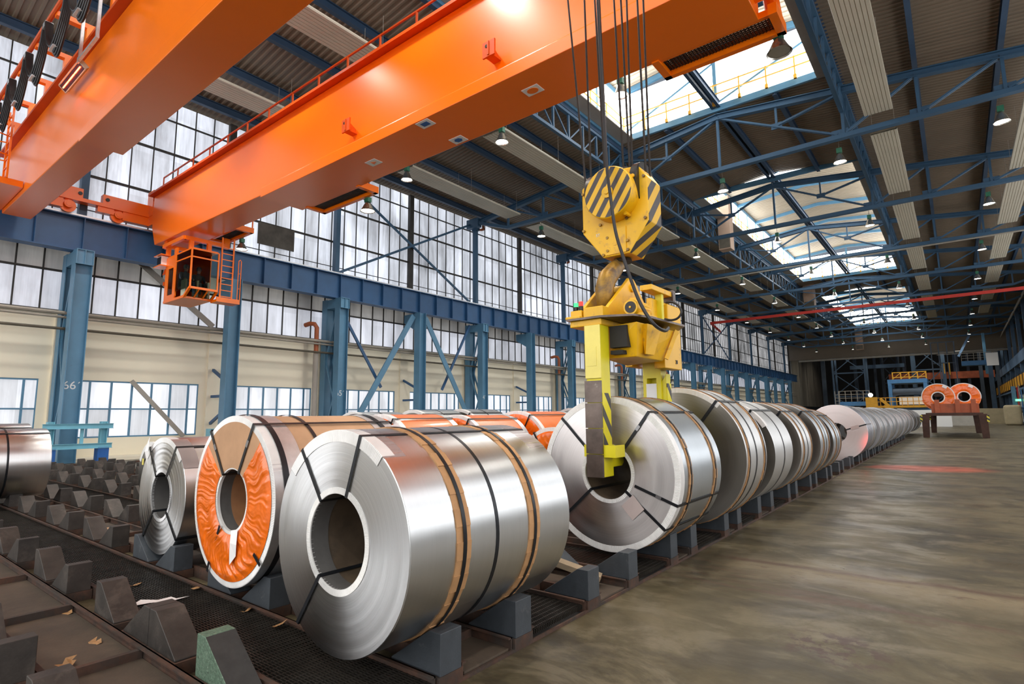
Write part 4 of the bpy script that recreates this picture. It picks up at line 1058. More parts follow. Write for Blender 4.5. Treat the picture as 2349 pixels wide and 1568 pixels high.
# the red monorail beam and thin conduit across the hall, ventilation ducts
t = thing('monorail_beam', 'thin red beam crossing the far part of the hall below the trusses', 'beam', (-23.3, 70, 12.8))
MB((-23.3, 70, 12.8)).bar((-23.3, 70, 12.8), (8, 70, 12.95), .16, .3).build('beam', M['red_pipe'], t)
MB((-23.3, 70, 12.8)).bar((-23.3, 70, 12.8), (-24.7, 78, 12.75), .14, .26).build('return_arm', M['red_pipe'], t)
o = MB().tube((-23, 52.2, 14.05), (6, 52.2, 14.15), .06, 6).build('conduit', M['grey_pipe']); tag(o, 'thin tan conduit slung across the hall under the third clear truss', 'conduit')
for x, y, z0, z1, s, nm in ((-13.85, 46.6, 15.0, 19.5, .95, 'nearer'), (-13.6, 79.2, 14.7, 17.9, 1.2, 'middle'), (-13.6, 125.6, 13.4, 17.9, 1.2, 'farthest')):
    t = thing('ventilation_duct', 'dusty square ventilation duct hanging by the skylights, %s of three' % nm, 'duct', (x, y, z0), 'ventilation ducts')
    MB((x, y, z0)).box(x - s / 2, x + s / 2, y - s / 2, y + s / 2, z0, z1).build('shaft', M['duct'], t); MB((x, y, z0)).box(x - s / 2 + .05, x + s / 2 - .05, y - s / 2 - .02, y - s / 2, z0 + .1, z0 + .9).build('grille', M['dark_pipe'], t)
# turquoise guard rail at column 66
t = thing('guard_barrier', 'turquoise steel barrier on bright blue feet, in front of column 66', 'barrier', (-24.6, 5.3, 0)); g = (-24.6, 5.3, 0)
for y in (5.5, 7.05):
    MB(g).box(-24.8, -24.4, y - .17, y + .17, .001, .6).build('foot', M['blue_bright'], t)
    MB(g).ibeam((-24.6, y, .6), (-24.6, y, 1.52), .24, .2, .02).build('post', M['cyan_rail'], t)
for z in (.66, 1.36): MB(g).ibeam((-24.42, 5.25, z), (-24.42, 7.3, z), .12, .18, .015).build('cross_rail', M['cyan_rail'], t)
MB(g).box(-24.56, -24.5, 6.35, 6.45, .6, 1.4).build('post', M['cyan_rail'], t)
o = MB().box(-25.4, -24.9, 11.0, 11.8, 0.001, 1.15).build('blue_cabinet', M['cyan_rail']); tag(o, 'turquoise block at the foot of the column behind the cardboard wrapped coil', 'cabinet')
# ------------------------------------------------------------------ camera numbers, used to turn picture points into places at a known distance
CAM_H = 1.6; EUL = (1.70070560, 0.00947512372, 0.667342255); FPX = 1286.51358
from mathutils import Euler
CR = Euler(EUL, 'XYZ').to_matrix()
def ray(x, y): return CR @ Vector(((x - 1174.5) / FPX, -(y - 784) / FPX, -1.))
def at(x, y, Y): d = ray(x, y); return Vector((0, 0, CAM_H)) + d * (Y / d.y)
def atz(x, y, z): d = ray(x, y); return Vector((0, 0, CAM_H)) + d * ((z - CAM_H) / d.z)
def atx(x, y, X): d = ray(x, y); return Vector((0, 0, CAM_H)) + d * (X / d.x)
# ------------------------------------------------------------------ overhead crane
CO = (-8.8, 6, 8.3)
cr = thing('overhead_crane', 'big orange overhead travelling crane with two box girders', 'crane', CO)
def girder(ya, yb, la, lb, part):
    m = MB(CO)
    m.prism([(-25.5, 10.75), (-25.5, 9.4), (-25.12, 8.62), (-16.3, 8.52), (-2.2, 8.52), (7.5, 8.62), (7.9, 9.4), (7.9, 10.75)][::-1], 'y', ya, yb)
    o = m.build(part, M['crane'], cr); bv = o.modifiers.new('b', 'BEVEL'); bv.width = .02; bv.segments = 2
    m = MB(CO); m.prism([(la, 8.33), (lb, 8.33), (lb, 8.62), (lb - .06, 8.68), (la + .06, 8.68), (la, 8.62)], 'x', -16.3, -2.1)
    f = m.build('bottom_flange', M['crane'], o); bv = f.modifiers.new('b', 'BEVEL'); bv.width = .012; bv.segments = 2
    m = MB(CO); m.box(-25.6, 7.9, ya - .2, yb + .16, 10.75, 10.83); m.build('top_flange', M['crane_dk'], o)
    return o
G2 = girder(8.42, 9.5, 8.25, 9.68, 'main_girder'); G1 = girder(3.74, 4.52, 3.66, 4.6, 'main_girder')
# handrail over the rear girder
m = MB(CO); m.bar((-25.9, 8.86, 11.85), (7, 8.86, 11.85), .045, .045); m.bar((-25.9, 8.86, 11.4), (7, 8.86, 11.4), .035, .035)
x = -25.9
while x < 7: m.box(x - .025, x + .025, 8.84, 8.88, 10.8, 11.85); x += 1.45
m.build('handrail', M['crane_dk'], G2)
for x in (-6.93, -11.8):   # lifting lugs on the web
    m = MB(CO); m.prism([(8.42, 8.95), (8.42, 9.1), (8.16, 9.25), (8.1, 9.25), (8.1, 8.95)], 'x', x - .02, x + .02); m.box(x - .16, x + .16, 8.12, 8.16, 8.92, 9.26); m.box(x - .1, x + .1, 8.16, 8.42, 8.93, 8.97)
    m.tube((x - .05, 8.11, 9.16), (x - .05, 8.125, 9.16), .035, 12, 1); m.build('lifting_lug', [M['crane_dk'], M['grease']], G2)
# marker signs under the bottom flange
def sign(x, y, shape, col):
    m = MB(CO); m.box(x - .2, x + .2, y - .14, y + .14, 8.318, 8.329)
    o = m.build('marker_plate', M['white'], G2); tag(o, 'white marker plate with a %s %s' % (col[0], shape))
    n, r0 = {'circle': (28, .3), 'triangle': (3, 0), 'hexagon': (6, 0), 'rectangle': (4, pi / 4)}[shape]
    sx, sy = {'circle': (.13, .095), 'triangle': (.11, .08), 'hexagon': (.12, .09), 'rectangle': (.15, .1)}[shape]
    m = MB(CO); m.prism([(x + sx * cos(r0 + 2 * pi * k / n), y + sy * sin(r0 + 2 * pi * k / n)) for k in range(n)], 'z', 8.312, 8.319); m.build('marker_symbol', M[col[1]], o)
MS_ = {'orange': ('orange', 'crane'), 'blue': ('blue', 'blue_bright')}
sign(-6.38, 8.9, 'circle', MS_['orange']); sign(-9.11, 8.42, 'rectangle', MS_['blue']); sign(-9.05, 9.46, 'hexagon', MS_['blue']); sign(-11.66, 8.93, 'triangle', MS_['orange'])
# service platforms behind the rear girder
def platform(x0, x1, name, dz=0):
    m = MB((CO[0], CO[1], CO[2] - dz)); m.box(x0, x1, 10.2, 10.32, 8.3, 8.5); m.box(x0, x0 + .14, 9.6, 10.32, 8.3, 8.5); m.box(x1 - .14, x1, 9.6, 10.32, 8.3, 8.5); m.box(x0, x1, 9.66, 9.74, 8.34, 8.46)
    o = m.build(name, M['crane'], cr)
    g = MB((CO[0], CO[1], CO[2] - dz)); x = x0 + .14
    while x < x1 - .14: g.box(x, x + .012, 9.7, 10.22, 8.4, 8.44); x += .06
    for k in range(9): y = 9.74 + k * .055; g.box(x0 + .1, x1 - .1, y, y + .008, 8.41, 8.44)
    g.build('grating', M['grating'], o); return o
platform(-4.05, -1.8, 'service_platform'); platform(-16.0, -13.2, 'service_platform'); pc = platform(-23.0, -20.75, 'cab_platform', .36)
m = MB(CO)
for x in (-22.95, -22.4, -21.6, -20.8): m.box(x - .02, x + .02, 10.26, 10.3, 8.86, 9.9)
m.bar((-22.95, 10.28, 9.9), (-20.8, 10.28, 9.9), .04, .04); m.bar((-22.95, 10.28, 9.4), (-20.8, 10.28, 9.4), .03, .03); m.build('handrail', M['crane'], pc)
m = MB(CO); m.tube((-1.95, 10.28, 8.45), (-2.05, 10.0, 9.8), .13, 14); m.bar((-1.7, 10.2, 8.9), (-1.7, 10.2, 10.4), .06, .06, 1); m.build('lamp_bracket', [M['crane'], M['red']], cr)
# end carriage on the runway rail
m = MB(CO); m.box(-26.35, -25.95, 4.3, 8.5, 9.98, 10.12); m.box(-26.3, -26.0, 6.8, 8.5, 10.12, 10.5); m.box(-26.3, -26.0, 4.3, 6.15, 10.12, 10.5); m.box(-26.3, -26.0, 5.0, 5.55, 9.62, 9.98); m.box(-26.3, -26.0, 7.5, 8.5, 9.62, 9.98); m.box(-26.3, -26.0, 6.65, 7.2, 9.75, 9.98)
m.box(-26.2, -25.6, 8.42, 8.7, 10.0, 11.1); m.box(-26.2, -25.45, 8.44, 9.4, 9.6, 10.6); m.box(-26.2, -25.45, 3.8, 4.5, 9.6, 10.6)
ec = m.build('end_carriage', M['crane'], cr)
for y in (5.72, 7.36):
    m = MB(CO); m.tube((-26.3, y, 9.74), (-26.12, y, 9.74), .225, 28); m.tube((-26.12, y, 9.74), (-26.06, y, 9.74), .26, 28); m.tube((-26.06, y, 9.78), (-25.92, y, 9.78), .15, 20); m.tube((-25.92, y, 9.78), (-25.9, y, 9.78), .1, 16); m.build('wheel', M['crane'], ec)
for y in (6.05, 6.95): MB(CO).tube((-26.0, y, 10.3), (-25.96, y, 10.3), .07, 16).build('bearing', M['grease'], ec)
# brackets and rail for the hanging cables in front of the near girder
m = MB(CO); m.tube((-25, 2.96, 11.36), (-4, 2.96, 11.36), .055, 8); cbl = m.build('cable_rail', M['crane_dk'], cr)
x = -23.65
while x < -4:
    m = MB(CO); m.box(x - .09, x + .09, 3.58, 3.78, 10.8, 11.3); m.box(x - .09, x + .09, 2.98, 3.78, 11.22, 11.34); m.build('bracket', M['crane'], cr); x += 1.86
m = MB(CO); m.bar((-25, 3.85, 11.55), (-4, 3.85, 11.55), .04, .04); m.build('handrail', M['crane_dk'], G1)
# hooped ladder at the left end
m = MB(CO)
for a in (-22.6, -22.05): m.bar((a, 3.3, 8.9), (a, 3.3, 11.2), .05, .05)
for k in range(8): m.bar((-22.6, 3.3, 9.0 + k * .28), (-22.05, 3.3, 9.0 + k * .28), .03, .03)
for z in (9.6, 10.2, 10.8): m.path([(-22.6, 3.3, z), (-22.75, 2.9, z), (-22.32, 2.6, z), (-21.9, 2.9, z), (-22.05, 3.3, z)], .02, 6)
for a in ((-22.75, 2.9), (-21.9, 2.9)): m.bar((a[0], a[1], 9.6), (a[0], a[1], 10.8), .03, .03)
m.build('hooped_ladder', M['crane'], cr)
m = MB(CO); m.box(-25.2, -22.2, 2.7, 3.72, 8.75, 8.95); m.build('end_step', M['crane'], cr)
# operator cab ------------------------------------------------------
XF, XB, YA, YBk, ZB, ZG0, ZG1, ZT = -21.63, -23.9, 8.5, 9.46, 6.07, 6.36, 7.52, 7.82
CL = (0, 0, 0)
m = MB(CO)
def fr(p, q, w=.05): m.bar(p, q, w, w)
for y in (YA, YBk): fr((XF, y, ZG0), (XF, y, ZT))
fr((XF, YA, ZG1), (XF, YBk, ZG1)); fr((XF, YA, ZG0), (XF, YBk, ZG0), .08); fr((XF, YA, ZT), (XF, YBk, ZT))
fr((-22.95, YA, ZG1 + .02), (XF, YA, ZG1)); fr((-22.95, YA, ZG0 - .15), (-22.95, YA, 8.1), .06); fr((XF, YA, ZG0), (-22.1, YA, ZB), .08); fr((XF, YBk, ZG0), (-22.1, YBk, ZB), .08); fr((-22.1, YA, ZB), (-22.1, YBk, ZB), .08)
fr((-21.86, YA + .33, 6.22), (-22.1, YA + .33, ZB), .05); fr((-21.86, YA + .64, 6.22), (-22.1, YA + .64, ZB), .05); fr((XF, YA + .33, ZG0), (-21.86, YA + .33, 6.22), .05); fr((XF, YA + .64, ZG0), (-21.86, YA + .64, 6.22), .05)
fr((-22.95, YA, ZT), (XF, YA, ZT)); fr((-22.1, YA, ZB), (XB, YA, ZB), .09)
m.box(XB, -22.1, YA, YBk, ZB - .05, ZB + .02); m.box(XB, XF - .03, YA + .02, YBk - .02, ZT, ZT + .06); m.box(XB, XB + .05, YA, YBk, ZB, ZT); m.box(XB, XF - .6, YBk - .03, YBk, ZB, ZT)
# solid rear side panel with a long slot window
m.box(XB, -23.62, YA - .03, YA + .02, ZB, ZT); m.box(-23.15, -22.95, YA - .03, YA + .02, ZB, 8.1); m.box(-23.62, -23.15, YA - .03, YA + .02, ZB, 6.3); m.box(-23.62, -23.15, YA - .03, YA + .02, 7.35, ZT)
# hanging frame up to the girder
m.box(-24.3, -22.35, YA - .06, YA + .06, 8.32, 8.46); m.box(-22.45, -22.3, YA, 10.1, 8.32, 8.46); m.box(-24.2, -24.05, YA, 10.1, 8.32, 8.46)
for x, y in ((-22.38, 8.75), (-22.38, 9.4), (-24.1, 8.6), (-24.1, 9.4)): m.box(x - .07, x + .07, y - .07, y + .07, ZT, 8.4)
m.box(-22.5, -22.3, 9.95, 10.15, 8.3, 8.7); m.box(-24.3, -24.1, YA, YA + .2, 8.3, 8.6)
cab = m.build('operator_cab', M['crane'], cr)
m = MB(CO); g = .01
m.box(XF - .006, XF + .006, YA + .04, YBk - .04, ZG0 + .04, ZG1 - .03); m.box(XF - .006, XF + .006, YA + .04, YBk - .04, ZG1 + .03, ZT - .03); m.box(-22.92, XF - .04, YA - .006, YA + .006, ZG0 + .02, ZG1 - .03); m.box(-22.92, XF - .04, YA - .006, YA + .006, ZG1 + .03, ZT - .03)
m.build('cab_glass', M['cabglass'], cab)
m = MB(CO); m.hexa([(XF, YA + .04, ZG0 - .02), (XF, YBk - .04, ZG0 - .02), (-22.1, YBk - .04, ZB), (-22.1, YA + .04, ZB), (XF - .01, YA + .04, ZG0), (XF - .01, YBk - .04, ZG0), (-22.11, YBk - .04, ZB + .02), (-22.11, YA + .04, ZB + .02)]); m.build('floor_glass', M['cabglass'], cab)
MB(CO).box(-23.6, -23.17, YA - .02, YA - .008, 6.32, 7.33).build('side_glass', M['cabglass'], cab)
for y in (8.74, 9.16):   # seats and consoles inside
    m = MB(CO); m.box(-22.85, -22.4, y - .16, y + .16, 6.45, 6.55); m.box(-22.95, -22.85, y - .16, y + .16, 6.5, 7.1); m.tube((-22.6, y, 6.1), (-22.6, y, 6.45), .05, 10); m.build('seat', M['black'], cab)
M['console'] = paint('pale green console', (.45, .52, .4), .5)
for y in (8.53, 8.93, 9.32): MB(CO).box(-22.5, -22.12, y, y + .07, 6.1, 6.75).build('console', M['console'], cab)
m = MB(CO); m.box(-24.25, -23.85, 8.28, 8.52, 7.55, 7.9); ac = m.build('air_conditioner', M['white'], cab); MB(CO).box(-24.22, -23.88, 8.265, 8.28, 7.58, 7.87).build('grille', M['grease'], ac)
m = MB(CO); m.box(-24.4, -23.7, 8.2, 8.55, 7.48, 7.52); m.box(-24.4, -23.7, 8.2, 8.55, 7.92, 7.95); m.build('shelf', M['crane'], cab)
m = MB(CO); m.box(XF - .55, XF - .05, YBk + .02, 10.32, 5.98, 6.08); m.box(XF - .05, XF, YBk, 10.34, 5.98, 6.16); m.build('landing', M['crane'], cab)
m = MB(CO)
for y in (9.58, 10.02): m.bar((XF - .02, y, 6.1), (XF - .02, y, 8.5), .045, .045)
for k in range(9): m.bar((XF - .02, 9.58, 6.2 + k * .24), (XF - .02, 10.02, 6.2 + k * .24), .03, .03)
m.path([(XF - .03, 10.24, 6.1), (XF - .03, 10.24, 7.7), (XF - .03, 10.3, 7.76), (XF - .03, 10.34, 7.7), (XF - .03, 10.34, 6.1)], .018, 6); m.bar((XF - .03, 10.24, 7.2), (XF - .03, 10.34, 7.2), .02, .02); m.bar((XF - .03, 10.24, 6.6), (XF - .03, 10.34, 6.6), .02, .02)
m.build('ladder', M['crane'], cab)
m = MB(CO); m.box(-24.0, -23.94, YA - .06, YA - .02, 6.75, 6.9); m.hexa([(-24.15, YA - .05, 7.2), (-23.9, YA - .05, 7.2), (-23.9, YA, 7.2), (-24.15, YA, 7.2), (-23.95, YA - .05, 7.4), (-23.9, YA - .05, 7.4), (-23.9, YA, 7.4), (-23.95, YA, 7.4)]); m.build('side_hood', M['crane_dk'], cab)
# two seated people in the cab
def person(label, loc, jacket, trousers, seed):
    t = thing('person', label, 'person', loc, None)
    J = {'pelvis': (0, 0, .0, .12), 'chest': (-.04, 0, .3, .13), 'neck': (0, 0, .5, .05), 'head': (.03, 0, .62, .085), 'crown': (.02, 0, .72, .075)}
    vs = []; rs = []; ix = {}
    def add(n, p, r): ix[n] = len(vs); vs.append(p); rs.append(r)
    for n, (x, y, z, r) in J.items(): add(n, (x, y, z), r)
    ed = [('pelvis', 'chest'), ('chest', 'neck'), ('neck', 'head'), ('head', 'crown')]
    for s, nm in ((-1, 'l'), (1, 'r')):
        add('sh' + nm, (-.02, s * .17, .42), .062); add('el' + nm, (.08, s * .21, .17), .045); add('wr' + nm, (.3, s * .15, .13), .032); add('ha' + nm, (.39, s * .13, .13), .03)
        add('hi' + nm, (.05, s * .09, -.02), .09); add('kn' + nm, (.42, s * .12, .02), .068); add('an' + nm, (.46, s * .12, -.36), .045); add('to' + nm, (.58, s * .13, -.4), .035)
        ed += [('chest', 'sh' + nm), ('sh' + nm, 'el' + nm), ('el' + nm, 'wr' + nm), ('wr' + nm, 'ha' + nm), ('pelvis', 'hi' + nm), ('hi' + nm, 'kn' + nm), ('kn' + nm, 'an' + nm), ('an' + nm, 'to' + nm)]
    me = bpy.data.meshes.new('body'); me.from_pydata(vs, [(ix[a], ix[b]) for a, b in ed], [])
    o = bpy.data.objects.new('body', me); COL.objects.link(o); o.parent = t
    mm, nt, b = nodes('skin and work clothes ' + str(seed))
    tc = nd(nt, 'ShaderNodeTexCoord').outputs['Object']; sx = nd(nt, 'ShaderNodeSeparateXYZ'); nt.links.new(tc, sx.inputs[0])
    leg = mth(nt, 'LESS_THAN', sx.outputs['Z'], .09); up_ = mth(nt, 'GREATER_THAN', sx.outputs['Z'], .49); hand = mth(nt, 'MULTIPLY', mth(nt, 'GREATER_THAN', sx.outputs['X'], .29), mth(nt, 'GREATER_THAN', sx.outputs['Z'], .095))
    c = mixc(nt, leg, jacket, trousers); c = mixc(nt, mth(nt, 'MAXIMUM', up_, hand), c, (.5, .28, .2)); nt.links.new(c, b.inputs['Base Color']); b.inputs['Roughness'].default_value = .75
    me.materials.append(mm)
    md = o.modifiers.new('skin', 'SKIN'); sk = me.skin_vertices[0].data
    for i, r in enumerate(rs): sk[i].radius = (r, r)
    sk[0].use_root = True; md.use_smooth_shade = True
    ss = o.modifiers.new('sub', 'SUBSURF'); ss.levels = 1; ss.render_levels = 2
    h = MB(); h.lathe([(.0, .155), (.06, .135), (.096, .08), (.1, .02), (.085, -.03)], n=16); hh = h.build('hair', M['hair'], t, (.01, 0, .62), smooth=60); hh.scale = (1.05, .95, 1)
    f = MB(); f.hexa([(.1, -.014, -.02), (.135, -.014, -.02), (.135, .014, -.02), (.1, .014, -.02), (.1, -.006, .03), (.11, -.006, .03), (.11, .006, .03), (.1, .006, .03)]); f.build('nose', M['skin'], t, (.02, 0, .62))
    return t
person('person in a navy jacket and blue trousers, seated at the front of the crane cab', (-22.62, 8.72, 6.66), (.018, .026, .045), (.05, .12, .24), 1)
person('person in dark clothes, seated farther inside the crane cab', (-22.68, 9.2, 6.66), (.014, .015, .018), (.02, .022, .03), 2)
# infrared heater hanging in front of the near girder
t = thing('infrared_heater', 'glowing infrared heater hanging in front of the near orange girder', 'heater', (-16.6, 3.4, 10.0)); ho = (-16.6, 3.4, 10.0)
a = Vector((0, .155, -.14)); A0 = Vector((-17.4, 3.4, 10.12)); B0 = Vector((-15.8, 3.4, 10.12)); nrm = Vector((0, .67, .74)) * .1
m = MB(ho); m.hexa([tuple(v) for v in (A0, B0, B0 + a, A0 + a, A0 + nrm, B0 + nrm, B0 + a + nrm, A0 + a + nrm)])
d = (B0 - A0).normalized()
for q in (A0, A0 + a): m.bar(q, q + (B0 - A0), .02, .03)
for q in (A0, B0): m.bar(q, q + a, .02, .03)
m.build('housing', M['panel'], t)
m = MB(ho); m.hexa([tuple(v - nrm * .05) for v in (A0 + a * .1, B0 + a * .1, B0 + a * .9, A0 + a * .9)] + [tuple(v + nrm * .02) for v in (A0 + a * .1, B0 + a * .1, B0 + a * .9, A0 + a * .9)]); m.build('reflector', flat('dark red reflector', (.12, .01, .01), .2, .5), t)
m = MB(ho)
for k in range(3): c0 = A0 + a * .5 - nrm * .16 + d * (.1 + k * .48); m.tube(c0, c0 + d * .42, .014, 8)
m.build('heating_tube', M['heat'], t)
m = MB(ho)
for x in (-15.7, -14.45): m.box(x - .03, x + .03, 3.37, 3.43, 10.1, 11.4)
m.box(-15.75, -14.4, 3.37, 3.43, 10.08, 10.14); m.box(-15.85, -15.75, 3.38, 3.42, 10.06, 10.2); m.build('hanger', M['rimsteel'], t)
# festoon cable loops under the cable rail
for k in range(6):
    x0 = -22.4 + k * 1.86; t = thing('festoon_cable', 'black loop of festoon cables by the near girder, %s from the frame edge' % nth(k), 'cable', (x0, 2.96, 11.3), 'festoon cable loops')
    for q in range(5):
        m = MB((x0, 2.96, 11.3)); y = 2.9 + q * .03; pts = []
        for s in range(15):
            f = s / 14
            pts.append((x0 + .93 + (f - .5) * 1.66 * (1 - .3 * sin(pi * f) ** 3), y, 11.28 - (1.0 + .05 * q) * sin(pi * f) ** .6))
        m.path(pts, .028, 6); m.build('cable', M['black'], t)
    m = MB((x0, 2.96, 11.3)); m.box(x0 - .12, x0 + .12, 2.88, 3.04, 11.16, 11.3); m.box(x0 + .75, x0 + 1.1, 2.88, 3.06, 10.2, 10.24); m.build('cable_clamp', M['rimsteel'], t)
# bell lamps carried by the crane
_o = MB().lathe([(0, .03), (.24, .03)], n=20).build('lens', M['lamp_metal']); UNLIT = _o.data; bpy.data.objects.remove(_o)
for p, lab in (((-13.75, 10.35, 7.88), 'bell lamp with a bright green housing hanging under the crane platform in mid picture'), ((-21.75, 10.36, 8.22), 'bell lamp hanging beside the operator cab'), ((-1.95, 10.35, 8.02), 'unlit looking bell lamp at the end of the crane platform, upper right')):
    c = copy_tree(L0, p, lab, ks=lk0); c['group'] = 'bell lamps on the crane'
    if p[0] < -5: c.scale = (.8, .8, .62)
    else: c.scale = (.75, .75, .6); [ch for ch in kids(c) if ch.name.startswith('lens')][0].data = UNLIT
# ------------------------------------------------------------------ hook block
HB = (-3.0, 5.95, 3.43)
hb = thing('hook_block', 'big worn yellow crane hook block with hazard stripes', 'hook block', HB)
OCT = [(-3.43, 4.37), (-3.43, 3.8), (-3.16, 3.45), (-2.81, 3.45), (-2.56, 3.79), (-2.56, 4.3), (-2.67, 4.47), (-2.95, 4.5), (-3.3, 4.48)]
M['yblock'] = paint('worn hook block yellow', (.8, .45, .004), .4, 0, .1, 3, (.4, .2, .05), .36, 7)
M['haz'] = stripes('black and yellow hazard bands', (.72, .42, .01), (.045, .04, .04), (0, .75, -.66), .2, .5)
M['haz_disc'] = stripes('worn hazard disc', (.76, .43, .01), (.05, .04, .04), (.83, 0, -.55), .125, .5)
m = MB(HB); n = len(OCT)
m.prism(OCT, 'y', 5.8, 6.16)
for fi in range(n):
    if fi in (3, 4): m.m[fi] = 1
o = m.build('side_plates', [M['yblock'], M['haz']], hb); bv = o.modifiers.new('b', 'BEVEL'); bv.width = .012; bv.segments = 2
m = MB(HB); m.prism([(-3.12, 3.47), (-2.85, 3.47), (-2.85, 3.78), (-3.12, 3.74)], 'y', 5.785, 5.8)
m.tube((-2.99, 5.78, 3.62), (-2.99, 5.787, 3.62), .05, 20); o = m.build('cover_plate', M['yblock'], hb)
text('ST', .05, M['white_col'], basis((1, 0, 0), (0, 0, 1), (-3.22 - HB[0], 5.797 - HB[1], 3.74 - HB[2])), hb, 'chalk_mark')
m = MB(HB)
for x, z in ((-3.41, 4.3), (-3.41, 3.83), (-3.15, 3.48), (-2.83, 3.49), (-2.6, 3.82), (-2.6, 4.32), (-3.18, 3.86), (-2.83, 3.87), (-2.83, 3.6), (-3.09, 3.52), (-3.09, 3.68)): m.tube((x, 5.775, z), (x, 5.8, z), .018, 6)
m.build('bolt', M['hookmet'], hb)
m = MB(HB); m.lathe([(0, -.2), (.3, -.2), (.31, -.19), (.31, 0)], c=(-2.97, 5.8, 4.16), ax='y', n=48, mats=[1, 0, 0]); drum = m.build('sheave_drum', [M['yblock'], M['haz_disc']], hb, smooth=30)
m = MB(HB)
m.lathe([(.0, -.235), (.03, -.235), (.035, -.22), (.07, -.215), (.07, -.2)], c=(-2.97, 5.8, 4.16), ax='y', n=24); m.build('hub', M['yblock'], drum)
for a in (.5, -1.0, 2.2): MB(HB).tube((-2.97 + .32 * cos(a), 5.68, 4.16 + .32 * sin(a)), (-2.97 + .32 * cos(a), 5.8, 4.16 + .32 * sin(a)), .022, 8).build('drum_lug', M['yblock'], drum)
m = MB(HB)
for x in (-3.3, -3.1, -2.9, -2.7): m.tube((x - .04, 5.98, 4.28), (x + .04, 5.98, 4.28), .28, 28)
m.build('sheave', M['grease'], hb)
m = MB(HB); m.lathe([(.0, 3.44), (.1, 3.44), (.11, 3.4), (0, 3.4)], c=(-2.99, 5.98, 0), n=20); m.build('swivel', M['grease'], hb)
# the hook
m = MB(HB); HP = [(5.98, 3.47), (5.96, 3.38), (5.84, 3.28), (5.7, 3.16), (5.63, 3.02), (5.65, 2.88), (5.76, 2.78), (5.94, 2.74), (6.1, 2.82), (6.18, 2.95)]
m.path([(-3.06 + .06 * max(0, z - 3.2) / .27, y, z) for y, z in HP], .1, 16, rad=[.08, .09, .11, .125, .13, .125, .12, .11, .08, .04]); m.build('hook', M['hookmet'], hb, (-.02, 0, 0), smooth=60).scale = (.78, 1, 1)
# wire ropes
RT = [(-3.62, -3.42), (-3.4, -3.35), (-3.24, -3.15), (-3.18, -3.12), (-2.97, -2.9), (-2.88, -2.82), (-2.8, -2.79), (-2.66, -2.62), (-2.58, -2.57)]
for i, (xt, xb) in enumerate(RT):
    y = 5.86 if i % 2 else 6.04; s = y / 5.9; z0, z1 = 4.4, 11.2; k = (z1 - z0) / 2.4
    o = MB().tube((xb * s, y, z0), (xb * s + (xt - xb) * s * k, y + .05 * k, z1), .0135, 8).build('wire_rope', M['rope'], None); tag(o, 'greased black wire rope rising from the hook block, %s rope from the left' % nth(i), 'rope', 'wire ropes of the hook block')
pts = [at(1364, -250, 5.55), at(1371, 0, 5.55), at(1383, 230, 5.55), at(1392, 380, 5.5), at(1399, 440, 5.45), at(1412, 530, 5.45), at(1430, 590, 5.4), at(1447, 640, 5.4), at(1464, 685, 5.35), at(1484, 722, 5.35), at(1505, 748, 5.4), at(1525, 758, 5.6), at(1533, 752, 5.75)]
sp = []
for i in range(len(pts) - 1):
    p0, p1, p2, p3 = pts[max(i - 1, 0)], pts[i], pts[i + 1], pts[min(i + 2, len(pts) - 1)]
    for s in range(5):
        f = s / 5; sp.append(.5 * ((2 * p1) + (p2 - p0) * f + (2 * p0 - 5 * p1 + 4 * p2 - p3) * f * f + (3 * p1 - p0 - 3 * p2 + p3) * f ** 3))
sp.append(pts[-1])
o = MB().path(sp, .019, 8).build('power_cable', M['black']); tag(o, 'thick black power cable looping down past the hook block to the tongs', 'cable')
lp0 = [at(x, y, 5.9) for x, y in ((1528, 693), (1543, 693), (1557, 702), (1563, 716), (1555, 729), (1540, 734), (1522, 731))]
lp = []
for i in range(len(lp0) - 1):
    p0, p1, p2, p3 = lp0[max(i - 1, 0)], lp0[i], lp0[i + 1], lp0[min(i + 2, len(lp0) - 1)]
    for s in range(5):
        f = s / 5; lp.append(.5 * ((2 * p1) + (p2 - p0) * f + (2 * p0 - 5 * p1 + 4 * p2 - p3) * f * f + (3 * p1 - p0 - 3 * p2 + p3) * f ** 3))
o = MB().path(lp, .013, 8).build('hose_loop', M['black']); tag(o, 'black hose loop at the back of the yellow tongs', 'hose')
# ------------------------------------------------------------------ coil tongs
TG = (-2.95, 6.0, .96)
tg = thing('coil_tongs', 'yellow coil lifting tongs hanging on the crane hook', 'coil tongs', TG)
def tp(name, mats, fn, parent=None, bev=0):
    m = MB(TG); fn(m); o = m.build(name, mats, parent or tg)
    if bev: b = o.modifiers.new('b', 'BEVEL'); b.width = bev; b.segments = 2
    return o
M['haz2'] = stripes('yellow leg with black bands', (.72, .62, .012), (.03, .028, .026), (0, .8, .6), .17, .42)
leg = tp('near_leg', [M['yellow_grn'], M['yellow_lt']], lambda m: (m.box(-3.02, -2.845, 5.1, 5.29, .97, 2.53), m.box(-3.025, -2.842, 5.085, 5.1, 1.97, 2.53, 1)), bev=.006)
tp('hazard_bands', M['haz2'], lambda m: m.box(-2.845, -2.841, 5.11, 5.28, 1.28, 1.82), leg)
def wear(m):
    for a, b in ((.965, 1.2), (1.2, 1.46), (1.46, 1.72), (1.72, 1.95)): m.box(-3.03, -2.842, 5.075, 5.1, a + .004, b - .004)
tp('wear_plate', M['scuff'], wear, leg)
tp('hatch', M['yellow_lt'], lambda m: m.box(-2.995, -2.885, 5.08, 5.086, 2.1, 2.3), leg)
tp('gripper_foot', M['yellow_grn'], lambda m: (m.prism([(5.29, .97), (5.33, .97), (5.33, 1.06), (5.52, 1.06), (5.56, 1.09), (5.56, 1.2), (5.29, 1.2)], 'x', -3.0, -2.86)), leg)
